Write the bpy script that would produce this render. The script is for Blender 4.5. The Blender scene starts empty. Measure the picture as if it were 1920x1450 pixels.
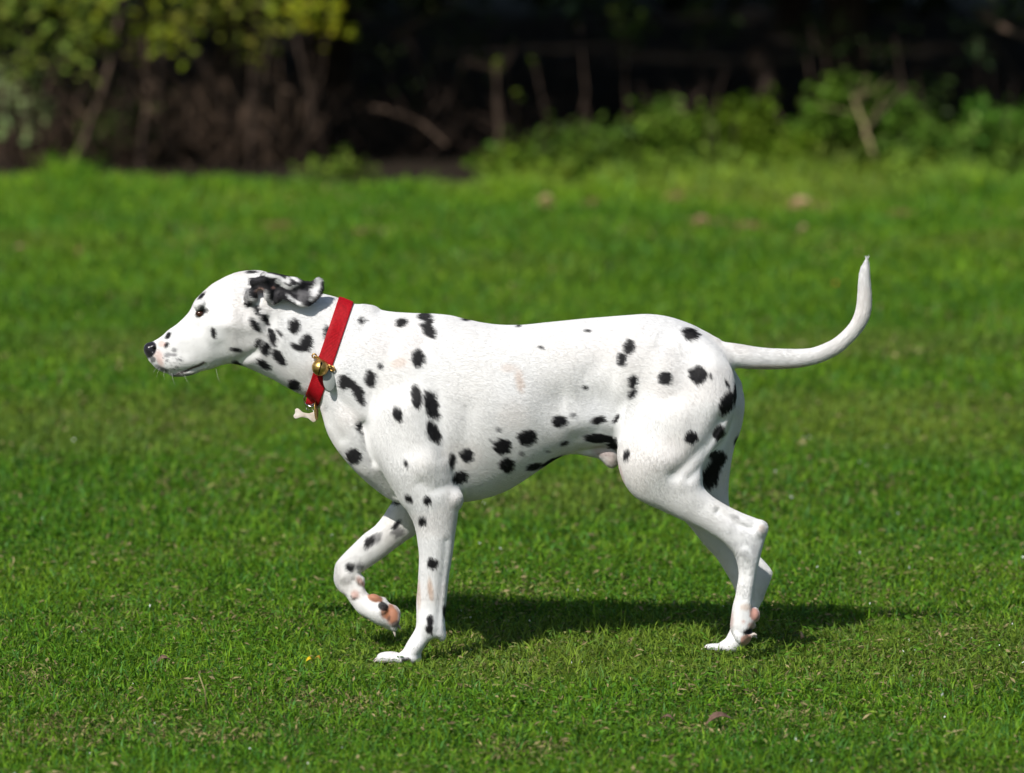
import bpy, math, random
import numpy as np
from mathutils import Vector, Matrix

# ------------------------------------------------------------------ camera, world, sun, exposure
sc = bpy.context.scene
COL = sc.collection
FPX, CAMD, CAMH, PITCH = 11111.0, 10.0, 1.613, math.radians(6.556)
cd = bpy.data.cameras.new('camera')
cam = bpy.data.objects.new('camera', cd)
COL.objects.link(cam)
cam.location = (0, -CAMD, CAMH)
cam.rotation_euler = (math.radians(90) - PITCH, 0, 0)
cd.sensor_width = 36.0
cd.lens = 36.0 * FPX / 1920.0
cd.clip_start = 0.1
cd.clip_end = 500
cd.dof.use_dof = True
cd.dof.focus_distance = 9.95
cd.dof.aperture_fstop = 4.3
sc.camera = cam

SX, SY = 0.52, 0.88                      # shadow offset per metre of height (right, away)
SUN_EL = math.atan2(1.0, math.hypot(SX, SY))
sun_dir = Vector((SX, SY, -1.0)).normalized()     # direction the light travels
w = bpy.data.worlds.new("World")
sc.world = w
w.use_nodes = True
nt = w.node_tree
nt.nodes.clear()
sky = nt.nodes.new('ShaderNodeTexSky')
sky.sky_type = 'NISHITA'
sky.sun_disc = False
sky.sun_elevation = SUN_EL
sky.sun_rotation = math.atan2(-SX, -SY)
bg = nt.nodes.new('ShaderNodeBackground')
bg.inputs['Strength'].default_value = 0.078
wo = nt.nodes.new('ShaderNodeOutputWorld')
nt.links.new(sky.outputs[0], bg.inputs[0])
nt.links.new(bg.outputs[0], wo.inputs[0])
sl = bpy.data.lights.new('sun', 'SUN')
sl.energy = 4.35
sl.angle = math.radians(0.53)
sl.color = (1.0, 0.965, 0.915)
so = bpy.data.objects.new('sun', sl)
COL.objects.link(so)
so.rotation_euler = sun_dir.to_track_quat('-Z', 'Y').to_euler()
so.location = (-3, -6, 8)
sc.view_settings.view_transform = 'Standard'
sc.view_settings.look = 'None'
sc.view_settings.exposure = 0.12
sc.view_settings.gamma = 1.0

rng = np.random.default_rng(11)

# ------------------------------------------------------------------ helpers
CP, SP = math.cos(PITCH), math.sin(PITCH)

def proj(x, y, z):
    """world -> photo pixel (1920 x 1450)"""
    vy, vz = y + CAMD, z - CAMH
    dep = vy * CP - vz * SP
    up = vy * SP + vz * CP
    return 960 + FPX * x / dep, 725 - FPX * up / dep

def at(px, py, Y):
    """photo pixel + depth plane -> world x, z"""
    a = (np.asarray(px, float) - 960) / FPX
    b = (725 - np.asarray(py, float)) / FPX
    dy = CP + b * SP
    dz = -SP + b * CP
    t = (Y + CAMD) / dy
    return a * t, CAMH + dz * t

def P3(px, py, Y):
    x, z = at(px, py, Y)
    return np.array([float(x), float(Y), float(z)])

def hash3(i, j, k, seed):
    h = (i.astype(np.int64) * 73856093) ^ (j.astype(np.int64) * 19349663) ^ (k.astype(np.int64) * 83492791) ^ (seed * 2654435761)
    h = (h ^ (h >> 13)) * 1274126177
    h = h & 0x7fffffff
    h = (h ^ (h >> 16)) & 0xffffff
    return h.astype(np.float64) / 0xffffff

def noise3(p, scale, seed=0):
    q = np.asarray(p, float) / np.asarray(scale, float)
    i = np.floor(q).astype(np.int64)
    f = q - i
    f = f * f * (3 - 2 * f)
    out = 0
    for a in (0, 1):
        for b in (0, 1):
            for c in (0, 1):
                wgt = (f[:, 0] if a else 1 - f[:, 0]) * (f[:, 1] if b else 1 - f[:, 1]) * (f[:, 2] if c else 1 - f[:, 2])
                out = out + wgt * hash3(i[:, 0] + a, i[:, 1] + b, i[:, 2] + c, seed)
    return out

def sstep(a, b, x):
    t = np.clip((x - a) / (b - a), 0, 1)
    return t * t * (3 - 2 * t)

def mesh_np(name, verts, faces, mat, parent=None, smooth=True, colors=None, colname='Col'):
    """faces: (n,3) or (n,4) array, or a list of such arrays"""
    me = bpy.data.meshes.new(name)
    if not isinstance(faces, (list, tuple)):
        faces = [faces]
    faces = [np.asarray(f, dtype=np.int32) for f in faces if len(f)]
    nl = sum(f.size for f in faces)
    nf = sum(len(f) for f in faces)
    me.vertices.add(len(verts))
    me.vertices.foreach_set('co', np.asarray(verts, np.float32).ravel())
    me.loops.add(nl)
    me.loops.foreach_set('vertex_index', np.concatenate([f.ravel() for f in faces]))
    me.polygons.add(nf)
    sizes = np.concatenate([np.full(len(f), f.shape[1], np.int32) for f in faces])
    starts = np.concatenate([[0], np.cumsum(sizes)[:-1]]).astype(np.int32)
    me.polygons.foreach_set('loop_start', starts)
    me.polygons.foreach_set('loop_total', sizes)
    me.polygons.foreach_set('use_smooth', np.full(nf, smooth))
    me.update(calc_edges=True)
    if colors is not None:
        a = me.color_attributes.new(colname, 'FLOAT_COLOR', 'POINT')
        c = np.ones((len(verts), 4), np.float32)
        c[:, :colors.shape[1]] = colors
        a.data.foreach_set('color', c.ravel())
    if mat is not None:
        me.materials.append(mat)
    o = bpy.data.objects.new(name, me)
    COL.objects.link(o)
    if parent is not None:
        o.parent = parent
        o.matrix_parent_inverse = parent.matrix_basis.inverted()
    return o

def tag(o, label=None, cat=None, group=None, kind=None):
    if label: o['label'] = label
    if cat: o['category'] = cat
    if group: o['group'] = group
    if kind: o['kind'] = kind
    return o

def empty(name, loc, label, cat, group=None):
    o = bpy.data.objects.new(name, None)
    COL.objects.link(o)
    o.location = loc
    o.empty_display_size = 0.05
    return tag(o, label, cat, group)

def material(name, base=(0.5, 0.5, 0.5), rough=0.6, spec=0.4, metallic=0.0, attr=None, noise=None, bump=None,
             transl=0.0, sheen=0.0):
    m = bpy.data.materials.new(name)
    m.use_nodes = True
    t = m.node_tree
    b = t.nodes['Principled BSDF']
    out = t.nodes['Material Output']
    b.inputs['Roughness'].default_value = rough
    b.inputs['Specular IOR Level'].default_value = spec
    b.inputs['Metallic'].default_value = metallic
    if sheen:
        b.inputs['Sheen Weight'].default_value = sheen
    src = None
    if attr:
        a = t.nodes.new('ShaderNodeAttribute')
        a.attribute_name = attr
        src = a.outputs['Color']
    if noise:     # (scale, c1, c2)
        tc = t.nodes.new('ShaderNodeTexCoord')
        n = t.nodes.new('ShaderNodeTexNoise')
        n.inputs['Scale'].default_value = noise[0]
        n.inputs['Detail'].default_value = 6
        t.links.new(tc.outputs['Object'], n.inputs['Vector'])
        r = t.nodes.new('ShaderNodeValToRGB')
        r.color_ramp.elements[0].position = 0.35
        r.color_ramp.elements[1].position = 0.65
        r.color_ramp.elements[0].color = (*noise[1], 1)
        r.color_ramp.elements[1].color = (*noise[2], 1)
        t.links.new(n.outputs['Fac'], r.inputs['Fac'])
        if src is None:
            src = r.outputs['Color']
        else:
            mx = t.nodes.new('ShaderNodeMix')
            mx.data_type = 'RGBA'
            mx.blend_type = 'MULTIPLY'
            mx.inputs['Factor'].default_value = 1.0
            t.links.new(src, mx.inputs['A'])
            t.links.new(r.outputs['Color'], mx.inputs['B'])
            src = mx.outputs['Result']
    if bump:      # (scale, strength, distance)
        tc = t.nodes.new('ShaderNodeTexCoord')
        n = t.nodes.new('ShaderNodeTexNoise')
        n.inputs['Scale'].default_value = bump[0]
        n.inputs['Detail'].default_value = 5
        t.links.new(tc.outputs['Object'], n.inputs['Vector'])
        bn = t.nodes.new('ShaderNodeBump')
        bn.inputs['Strength'].default_value = bump[1]
        bn.inputs['Distance'].default_value = bump[2]
        t.links.new(n.outputs['Fac'], bn.inputs['Height'])
        t.links.new(bn.outputs['Normal'], b.inputs['Normal'])
    if src is not None:
        t.links.new(src, b.inputs['Base Color'])
    else:
        b.inputs['Base Color'].default_value = (*base, 1)
    if transl:
        tr = t.nodes.new('ShaderNodeBsdfTranslucent')
        if src is not None:
            t.links.new(src, tr.inputs['Color'])
        else:
            tr.inputs['Color'].default_value = (*base, 1)
        mx = t.nodes.new('ShaderNodeMixShader')
        mx.inputs[0].default_value = transl
        t.links.new(b.outputs[0], mx.inputs[1])
        t.links.new(tr.outputs[0], mx.inputs[2])
        t.links.new(mx.outputs[0], out.inputs['Surface'])
    return m

def tube(path, radii, n=10, cap=True):
    """path (k,3), radii (k,) -> verts, quads (closed ends by fans of quads to a centre)"""
    path = np.asarray(path, float)
    k = len(path)
    tan = np.gradient(path, axis=0)
    tan /= np.linalg.norm(tan, axis=1)[:, None] + 1e-12
    ref = np.array([0, 0, 1.0]) if abs(tan[0][2]) < 0.9 else np.array([1.0, 0, 0])
    vs = []
    u = np.cross(tan[0], ref); u /= np.linalg.norm(u)
    for i in range(k):
        u = u - tan[i] * np.dot(u, tan[i]); u /= np.linalg.norm(u) + 1e-12
        v = np.cross(tan[i], u)
        a = np.linspace(0, 2 * np.pi, n, endpoint=False)
        vs.append(path[i] + radii[i] * (np.cos(a)[:, None] * u + np.sin(a)[:, None] * v))
    verts = np.concatenate(vs)
    q = []
    for i in range(k - 1):
        for j in range(n):
            a, b = i * n + j, i * n + (j + 1) % n
            q.append((a, b, b + n, a + n))
    tris = []
    if cap:
        c0, c1 = len(verts), len(verts) + 1
        verts = np.concatenate([verts, path[:1], path[-1:]])
        for j in range(n):
            tris.append((c0, (j + 1) % n, j))
            tris.append((c1, (k - 1) * n + j, (k - 1) * n + (j + 1) % n))
    return verts, [np.array(q), np.array(tris)] if tris else [np.array(q)]

def join_parts(lst):
    """lst of (verts, [faces...])"""
    V, Q, T = [], [], []
    off = 0
    for v, fs in lst:
        V.append(v)
        for f in fs:
            if len(f) == 0: continue
            (Q if f.shape[1] == 4 else T).append(f + off)
        off += len(v)
    out = []
    if Q: out.append(np.concatenate(Q))
    if T: out.append(np.concatenate(T))
    return np.concatenate(V), out

def crom(pts, n=6, closed=True):
    """Catmull-Rom resample"""
    p = np.asarray(pts, float)
    out = []
    m = len(p)
    for i in range(m if closed else m - 1):
        if closed:
            a, b, c, d = p[(i - 1) % m], p[i], p[(i + 1) % m], p[(i + 2) % m]
        else:
            a, b, c, d = p[max(i - 1, 0)], p[i], p[i + 1], p[min(i + 2, m - 1)]
        for s in range(n):
            t = s / n
            out.append(0.5 * ((2 * b) + (-a + c) * t + (2 * a - 5 * b + 4 * c - d) * t * t + (-a + 3 * b - 3 * c + d) * t ** 3))
    if not closed:
        out.append(p[-1])
    return np.array(out)

# ------------------------------------------------------------------ the dog: outlines traced in side view, inflated and merged into one skin
def poly_sdf(poly, X, Y):
    """signed distance, positive inside"""
    p = poly
    q = np.roll(p, -1, axis=0)
    d2 = np.full(X.shape, 1e18)
    ins = np.zeros(X.shape, bool)
    for (x0, y0), (x1, y1) in zip(p, q):
        ex, ey = x1 - x0, y1 - y0
        L = ex * ex + ey * ey + 1e-12
        t = np.clip(((X - x0) * ex + (Y - y0) * ey) / L, 0, 1)
        dx, dy = X - x0 - t * ex, Y - y0 - t * ey
        np.minimum(d2, dx * dx + dy * dy, out=d2)
        if y0 != y1:
            c = (Y >= min(y0, y1)) & (Y < max(y0, y1))
            ins ^= c & (X < x0 + (Y - y0) * ex / ey)
    return np.where(ins, 1, -1) * np.sqrt(d2)

def box3(a):
    b = np.pad(a, 1, mode='edge')
    return (b[:-2, 1:-1] + b[2:, 1:-1] + b[1:-1, :-2] + b[1:-1, 2:]) * 0.25

def poisson(sdf, h):
    """-lap(u)=1 inside; sdf sampled at step h"""
    levels = []
    k = 1
    while min(sdf.shape) // k > 10 and k < 16:
        levels.append(k); k *= 2
    u = None
    for k in reversed(levels):
        m = sdf[::k, ::k] > 0
        hh = h * k
        if u is None:
            u = np.zeros(m.shape)
            it = 400
        else:
            up = np.repeat(np.repeat(u, 2, 0), 2, 1)
            up = np.pad(up, ((0, 2), (0, 2)), mode='edge')[:m.shape[0], :m.shape[1]]
            u = box3(box3(up)) * m
            it = 220 if k > 1 else 160
        for _ in range(it):
            b = np.pad(u, 1)
            u = (b[:-2, 1:-1] + b[2:, 1:-1] + b[1:-1, :-2] + b[1:-1, 2:] + hh * hh) * 0.25 * m
    return u

class Part:
    """a flat outline (photo pixels, read as a side view at depth yref) inflated to a rounded volume"""
    def __init__(self, pid, outline, yref, thick, mid=None, relief=(), step=2.0, smooth=5):
        self.pid, self.yref, self.step = pid, yref, step
        pl = crom(outline, smooth)
        self.x0, self.y0p = pl[:, 0].min() - 24, pl[:, 1].min() - 24
        self.x1, self.y1p = pl[:, 0].max() + 24, pl[:, 1].max() + 24
        xs = np.arange(self.x0, self.x1 + step, step)
        ys = np.arange(self.y0p, self.y1p + step, step)
        X, Y = np.meshgrid(xs, ys, indexing='ij')
        sd = poly_sdf(pl, X, Y)
        u = poisson(sd, step)
        # smooth ratio u / d so that the zero line is the exact outline
        good = sd > 2.2 * step
        q = np.where(good, u / np.maximum(sd, 1e-3), 0)
        wgt = good.astype(float)
        for _ in range(34):
            nq, nw = box3(q * wgt), box3(wgt)
            fill = (~good) & (nw > 1e-6)
            q = np.where(fill, nq / np.maximum(nw, 1e-9), q)
            wgt = np.where(good, 1.0, np.where(fill, np.maximum(wgt, np.minimum(1, nw + .3)), wgt))
        q = np.where(q <= 0, q[q > 0].mean(), q)
        u2 = np.where(good, u, sd * q)
        rnd = np.sqrt(np.maximum(2 * u2, 1e-9))
        # thickness controls
        kn = np.zeros(X.shape); kd = np.zeros(X.shape)
        for (cx, cy, hw) in thick:
            i = int(np.clip(round((cx - self.x0) / step), 0, len(xs) - 1))
            j = int(np.clip(round((cy - self.y0p) / step), 0, len(ys) - 1))
            r = max(rnd[i, j], 4.0)
            wg = 1.0 / ((X - cx) ** 2 + (Y - cy) ** 2 + 150.0) ** 1.5
            kn += wg * hw / r; kd += wg
        k = kn / kd
        h2 = 2 * u2 * k * k
        hh = np.sqrt(np.maximum(h2, 0))
        rel = np.zeros(X.shape)
        for (kind, pts, wd, dep) in relief:
            pts = np.array(pts, float)
            if len(pts) > 1:
                dd = np.full(X.shape, 1e18)
                for a, b in zip(pts[:-1], pts[1:]):
                    e = b - a; L = (e ** 2).sum() + 1e-9
                    t = np.clip(((X - a[0]) * e[0] + (Y - a[1]) * e[1]) / L, 0, 1)
                    dd = np.minimum(dd, (X - a[0] - t * e[0]) ** 2 + (Y - a[1] - t * e[1]) ** 2)
            else:
                dd = (X - pts[0][0]) ** 2 + (Y - pts[0][1]) ** 2
            rel += dep * np.exp(-dd / (2 * wd * wd))
        if len(relief):
            hr = np.maximum(hh + rel * sstep(0, 12, sd), 0.0003)
            h2 = np.where(sd > 0, hr * hr, h2)
        self.h2 = h2
        self.sd = sd
        mid = mid or [(0, 0, yref)]
        mn = np.zeros(X.shape); md = np.zeros(X.shape)
        for (cx, cy, yy) in mid:
            wg = 1.0 / ((X - cx) ** 2 + (Y - cy) ** 2 + 300.0) ** 1.5
            mn += wg * yy; md += wg
        self.mid = mn / md
        self.hmax = hh.max() + 0.01

    def sample(self, arr, px, py):
        fx = np.clip((px - self.x0) / self.step, 0, arr.shape[0] - 1.001)
        fy = np.clip((py - self.y0p) / self.step, 0, arr.shape[1] - 1.001)
        i, j = fx.astype(int), fy.astype(int)
        a, b = fx - i, fy - j
        return (arr[i, j] * (1 - a) * (1 - b) + arr[i + 1, j] * a * (1 - b) + arr[i, j + 1] * (1 - a) * b + arr[i + 1, j + 1] * a * b)

VOX = 0.0024
GX0, GX1 = -0.655, 0.655
GY0, GY1 = -0.165, 0.165
GZ0, GZ1 = -0.012, 0.70
NX, NY, NZ = [int(round((b - a) / VOX)) + 1 for a, b in ((GX0, GX1), (GY0, GY1), (GZ0, GZ1))]
gx = (GX0 + np.arange(NX) * VOX).astype(np.float32)
gy = (GY0 + np.arange(NY) * VOX).astype(np.float32)
gz = (GZ0 + np.arange(NZ) * VOX).astype(np.float32)
G = np.full((NX, NY, NZ), 0.03, np.float32)
PID = np.zeros((NX, NY, NZ), np.uint8)

def smin(a, b, k):
    h = np.clip(k - np.abs(a - b), 0, None) / k
    return np.minimum(a, b) - h * h * k * 0.25

def rng_idx(lo, hi, g0, n):
    return max(0, int((lo - g0) / VOX) - 1), min(n, int((hi - g0) / VOX) + 3)

def add_part(P, k=0.010):
    xs, zs = at(np.array([P.x0, P.x1, P.x0, P.x1]), np.array([P.y0p, P.y0p, P.y1p, P.y1p]), P.yref)
    i0, i1 = rng_idx(xs.min(), xs.max(), GX0, NX)
    k0, k1 = rng_idx(zs.min(), zs.max(), GZ0, NZ)
    j0, j1 = rng_idx(P.mid.min() - P.hmax - .03, P.mid.max() + P.hmax + .03, GY0, NY)
    XX, ZZ = np.meshgrid(gx[i0:i1].astype(float), gz[k0:k1].astype(float), indexing='ij')
    px, py = proj(XX, P.yref, ZZ)
    h2 = P.sample(P.h2, px, py).astype(np.float32)
    mid = P.sample(P.mid, px, py).astype(np.float32)
    F = (gy[None, j0:j1, None] - mid[:, None, :]) ** 2 - h2[:, None, :]
    g = np.zeros_like(F)
    for ax in range(3):
        g += np.gradient(F, VOX, axis=ax) ** 2
    D = F / np.sqrt(g + 1e-5)
    # inside, near the mid plane, the gradient vanishes: keep it clearly negative
    D = np.where(F < 0, np.minimum(D, 0), D)
    so_ = (-P.sample(P.sd, px, py) * .00086).astype(np.float32)
    D = np.maximum(D, np.where(so_ > 0, so_, -1)[:, None, :])
    D = np.clip(D, -0.03, 0.03)
    sub = G[i0:i1, j0:j1, k0:k1]
    pid = PID[i0:i1, j0:j1, k0:k1]
    pid[D < sub] = P.pid
    sub[...] = smin(sub, D, k) if k > 0 else np.minimum(sub, D)

def add_ell(c, r, rot=(0, 0, 0), k=0.004, pid=None, carve=False):
    """ellipsoid; c world centre, r radii, rot euler"""
    R = np.array(Matrix.Rotation(rot[2], 3, 'Z') @ Matrix.Rotation(rot[1], 3, 'Y') @ Matrix.Rotation(rot[0], 3, 'X'))
    m = max(r) + 0.015
    i0, i1 = rng_idx(c[0] - m, c[0] + m, GX0, NX)
    j0, j1 = rng_idx(c[1] - m, c[1] + m, GY0, NY)
    k0, k1 = rng_idx(c[2] - m, c[2] + m, GZ0, NZ)
    X, Y, Z = np.meshgrid(gx[i0:i1] - c[0], gy[j0:j1] - c[1], gz[k0:k1] - c[2], indexing='ij')
    q = np.stack([X, Y, Z], -1) @ R          # into local
    r = np.array(r)
    a = np.sqrt(((q / r) ** 2).sum(-1))
    b = np.sqrt(((q / r ** 2) ** 2).sum(-1)) + 1e-9
    D = np.clip(a * (a - 1) / b, -0.03, 0.03).astype(np.float32)
    sub = G[i0:i1, j0:j1, k0:k1]
    if carve:
        sub[...] = -smin(-sub, D, k)
        return
    if pid is not None:
        PID[i0:i1, j0:j1, k0:k1][D < sub] = pid
    sub[...] = smin(sub, D, k)

def ell_px(px, py, Y, rx, rz, ry, ang=0, k=0.004, pid=None, carve=False, yaw=0):
    """ellipsoid given in photo pixels: rx, rz in px; ry (depth) in metres; ang: clockwise tilt in the picture, degrees"""
    s = 0.0009
    add_ell(P3(px, py, Y), (rx * s, ry, rz * s), (0, math.radians(ang), math.radians(yaw)), k, pid, carve)

TRUNK, FN, FF, HN, HF, TAIL, EAR, EARF = 1, 2, 3, 4, 5, 6, 7, 8

trunk_outline = [
 (271,660),(273,650),(279,643),(290,639),(303,631),(315,620),(332,608),(348,593),(357,581),(361,572),(366,563),(375,553),(386,543),
 (398,533),(412,525),(428,517),(446,511),(466,508),(486,508),(504,513),(522,522),(545,536),(572,545),(602,551),(630,558),(662,570),
 (682,571),(700,574),(716,582),(740,586),(775,588),(810,589),(842,592),(872,599),(905,606),(940,610),(980,610),(1020,606),(1060,602),
 (1100,598),(1150,594),(1190,591),(1215,590),(1245,593),(1275,601),(1305,613),(1327,627),(1345,645),(1362,668),(1373,700),(1376,740),
 (1372,785),(1355,825),(1320,850),(1270,855),(1210,850),(1170,840),(1140,838),(1110,840),(1080,845),(1047,858),(1012,880),(975,905),(940,924),
 (900,936),(860,942),(820,945),(780,944),(752,943),(728,934),(700,914),(672,889),(647,862),(627,835),(613,808),(602,772),(593,748),
 (580,741),(562,738),(535,724),(508,709),(482,697),(458,687),(436,682),(418,684),(398,691),(374,697),(348,703),(326,703),(306,698),
 (293,691),(285,683),(277,673)]
trunk = Part(TRUNK, trunk_outline, 0.0,
 [(285,655,.013),(300,662,.020),(325,665,.0235),(350,655,.0265),(375,640,.033),(400,625,.044),(440,590,.055),(475,590,.057),(460,640,.045),(420,650,.036),
  (520,610,.052),(560,640,.055),(610,660,.060),(660,700,.074),(720,760,.083),(800,780,.094),(880,780,.098),(960,770,.094),
  (1050,740,.080),(1120,710,.072),(1200,700,.078),(1280,700,.076),(1340,710,.058),(1250,790,.074)],
 relief=[
  ('g', [(600,700),(640,745),(690,800),(715,860),(742,925)], 10, -.006),      # in front of the shoulder
  ('b', [(655,790),(690,870)], 22, .007),
  ('g', [(430,683),(455,668),(480,655)], 6, -.005),                          # jaw corner
  ('b', [(440,625)], 26, .005),                                              # cheek
  ('g', [(505,600),(520,650),(560,715)], 9, -.004),
  ('g', [(385,682),(365,688),(345,697)], 2.2, -.0042),                       # mouth
  ('b', [(330,680),(352,678)], 10, .0025),
  ('b', [(366,565),(380,568)], 9, .006),                                     # brow
  ('b', [(398,604),(425,604)], 9, .004),                                     # cheek bone
  ('g', [(352,605),(372,612)], 8, -.003),
  ('g', [(1060,740),(1110,745),(1150,760)], 24, -.009),                      # flank hollow
  ('g', [(1075,815),(1120,803),(1158,812)], 12, -.005),
  ('g', [(690,610),(740,630),(790,640)], 12, -.003),
  ('b', [(700,640),(720,680)], 26, .004),
  ('g', [(880,760),(872,830)], 16, -.003), ('g', [(684,790),(692,832),(702,856)], 7, -.0045), ('g', [(684,790),(692,835),(706,868),(722,896),(736,920)], 9, -.0022), ('g', [(610,770),(640,815)], 8, -.004), ('g', [(1095,700),(1120,680)], 14, -.002), 
  ('b', [(1205,610),(1225,625)], 14, .004),                                  # hip bone
  ('g', [(540,590),(600,640)], 18, -.002),
 ])
add_part(trunk, 0)

fn_outline = [
 (700,735),(694,790),(696,830),(706,862),(722,894),(738,920),(751,942),(764,959),(774,977),(780,997),(784,1022),(786,1043),(785,1073),
 (783,1104),(781,1130),(781,1155),(780,1175),(774,1188),(764,1204),(756,1219),(748,1232),(756,1241),(780,1242),(787,1230),(795,1214),(805,1202),(819,1196),
 (825,1201),(832,1200),(836,1192),(834,1165),(835,1145),(836,1135),(839,1104),(842,1078),(846,1053),(850,1027),(853,1002),(857,976),(860,957),
 (865,945),(864,930),(858,918),(852,900),(848,870),(843,830),(840,780),(832,720),(812,670),(785,640),(750,640),(718,675)]
fn = Part(FN, fn_outline, -0.068,
 [(765,720,.050),(770,800,.050),(790,870,.046),(805,920,.039),(815,970,.031),(815,1040,.024),(812,1100,.020),(810,1150,.018),(800,1185,.019),(780,1220,.023)],
 mid=[(760,690,-.042),(765,800,-.058),(800,900,-.070),(815,1000,-.070),(810,1100,-.070),(800,1200,-.070)],
 relief=[('g', [(836,1010),(832,1060),(825,1120),(821,1180)], 4.5, -.002),
         ('g', [(790,900),(810,915),(845,905)], 8, -.002),
         ('g', [(730,740),(790,700)], 14, -.003), ('b', [(770,780),(800,860)], 22, .005),
         ('g', [(820,760),(830,850)], 9, -.003), ('b', [(800,1160)], 10, .003)])
add_part(fn, 0.013)

ff_outline = [
 (740,900),(738,935),(727,955),(718,969),(703,987),(683,1002),(662,1022),(642,1042),(631,1056),(627,1073),(627,1089),(634,1104),(648,1117),
 (659,1132),(672,1148),(688,1158),(708,1170),(726,1176),(736,1182),(742,1178),(748,1166),(751,1148),(743,1136),(730,1130),(722,1121),(712,1117),
 (692,1114),(684,1103),(683,1090),(681,1081),(676,1074),(684,1069),(703,1056),(722,1043),(739,1030),(764,1012),(780,999),(800,965),(825,925),(835,870),(800,840),(760,860)]
ff = Part(FF, ff_outline, 0.060,
 [(790,880,.034),(770,950,.033),(740,990,.026),(700,1025,.021),(660,1060,.019),(655,1090,.018),(680,1125,.019),(720,1145,.024)],
 mid=[(790,880,.055),(740,980,.062),(650,1070,.060),(720,1150,.052)],
 relief=[('g', [(668,1085),(690,1112),(705,1125)], 4, -.004), ('b', [(645,1080)], 8, .003)])
add_part(ff, 0.010)

hn_outline = [
 (1205,680),(1180,730),(1165,790),(1158,835),(1159,868),(1166,896),(1178,918),(1192,933),(1212,945),(1241,958),(1281,976),(1308,989),(1330,1001),(1349,1012),
 (1366,1026),(1377,1041),(1383,1059),(1385,1077),(1382,1098),(1379,1116),(1374,1134),(1371,1154),(1369,1172),(1371,1184),(1376,1194),(1385,1204),
 (1392,1208),(1399,1206),(1406,1198),(1413,1189),(1410,1181),(1413,1172),(1416,1160),(1412,1146),(1410,1130),(1413,1103),(1418,1076),(1424,1048),(1430,1024),(1435,1004),(1437,989),
 (1431,978),(1415,971),(1389,961),(1362,948),(1335,931),(1320,915),(1317,898),(1318,877),(1328,856),(1342,836),(1360,806),(1374,780),
 (1381,752),(1380,725),(1370,690),(1340,650),(1290,630),(1240,640)]
hn = Part(HN, hn_outline, -0.066,
 [(1270,720,.044),(1260,800,.052),(1240,870,.046),(1320,780,.040),(1300,930,.030),(1350,975,.024),(1400,990,.0165),(1410,1010,.017),(1403,1060,.0155),(1397,1110,.0145),(1392,1150,.018),(1392,1185,.018)],
 mid=[(1270,700,-.036),(1260,800,-.048),(1230,890,-.060),(1330,960,-.066),(1405,1010,-.070),(1395,1150,-.072)],
 relief=[('g', [(1352,790),(1325,830),(1292,862),(1265,885)], 11, -.0065),       # groove between the thigh muscles
         ('g', [(1330,862),(1305,880),(1292,892)], 7, -.0035),
         ('b', [(1225,860)], 34, .008), ('b', [(1330,700),(1345,745)], 22, .007), ('g', [(1280,680),(1255,745)], 20, -.004),
         ('g', [(1345,955),(1385,982),(1408,990)], 4, -.0045),                 # tendon hollow
         ('b', [(1424,992)], 7, .004), ('b', [(1395,1030)], 6, .002), ('g', [(1400,1050),(1396,1120)], 3, -.0015), ('g', [(1195,760),(1175,840)], 10, -.003)])
add_part(hn, 0.013)

hf_outline = [
 (1250,700),(1215,780),(1205,860),(1235,930),(1262,958),(1287,980),(1306,1003),(1324,1025),(1343,1046),(1359,1070),(1370,1089),(1378,1106),(1382,1125),(1379,1150),
 (1371,1176),(1361,1197),(1350,1212),(1358,1222),(1385,1223),(1391,1212),(1400,1185),(1412,1160),(1424,1138),(1431,1124),(1437,1107),(1444,1089),
 (1447,1073),(1440,1061),(1425,1045),(1408,1028),(1390,1003),(1374,975),(1366,940),(1366,905),(1369,877),(1373,852),(1379,828),(1387,808),(1393,781),
 (1395,753),(1391,727),(1384,706),(1350,660),(1300,660)]
hf = Part(HF, hf_outline, 0.060,
 [(1290,740,.040),(1290,810,.046),(1300,900,.036),(1340,980,.025),(1400,1050,.017),(1425,1075,.0155),(1410,1120,.0145),(1385,1180,.017),(1372,1210,.020)],
 mid=[(1290,740,.042),(1290,830,.052),(1330,960,.060),(1410,1080,.062),(1370,1210,.058)],
 relief=[('b', [(1378,760)], 16, .004)])
add_part(hf, 0.012)

tail_outline = [
 (1310,632),(1338,634),(1355,641),(1387,646),(1417,651),(1446,654),(1477,655),(1500,655),(1522,653),(1550,643),(1571,630),(1591,610),(1602,589),(1607,564),
 (1609,533),(1612,510),(1618,496),(1625,484),(1629,500),(1632,533),(1634,558),(1633,581),(1627,602),(1613,625),(1592,647),(1571,664),(1540,679),
 (1504,688),(1471,691),(1435,692),(1400,691),(1370,690),(1335,695),(1300,670)]
tail = Part(TAIL, tail_outline, 0.0, [(1340,665,.026),(1400,668,.0205),(1470,672,.0165),(1540,663,.0145),(1600,620,.012),(1621,550,.0095),(1623,505,.006)], step=1.5)
add_part(tail, 0.014)

# near ear: thin flap swept back by the wind
ear_outline = [(466,530),(476,522),(486,519),(489,513),(506,511),(522,514),(540,518),(556,521),(571,528),(584,528),(591,522),(599,521),(605,527),(606,539),
 (604,551),(595,563),(581,574),(566,576),(550,571),(538,564),(529,562),(520,569),(509,573),(500,566),(492,558),(480,548)]
ear = Part(EAR, ear_outline, -0.060, [(500,540,.008),(540,540,.0055),(580,550,.0045),(512,560,.006)],
 mid=[(475,530,-.052),(505,540,-.058),(510,562,-.056),(545,560,-.062),(545,540,-.054),(575,560,-.062),(575,535,-.046),(600,530,-.036),(598,560,-.052),(540,520,-.044)],
 relief=[], step=1.5)
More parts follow.
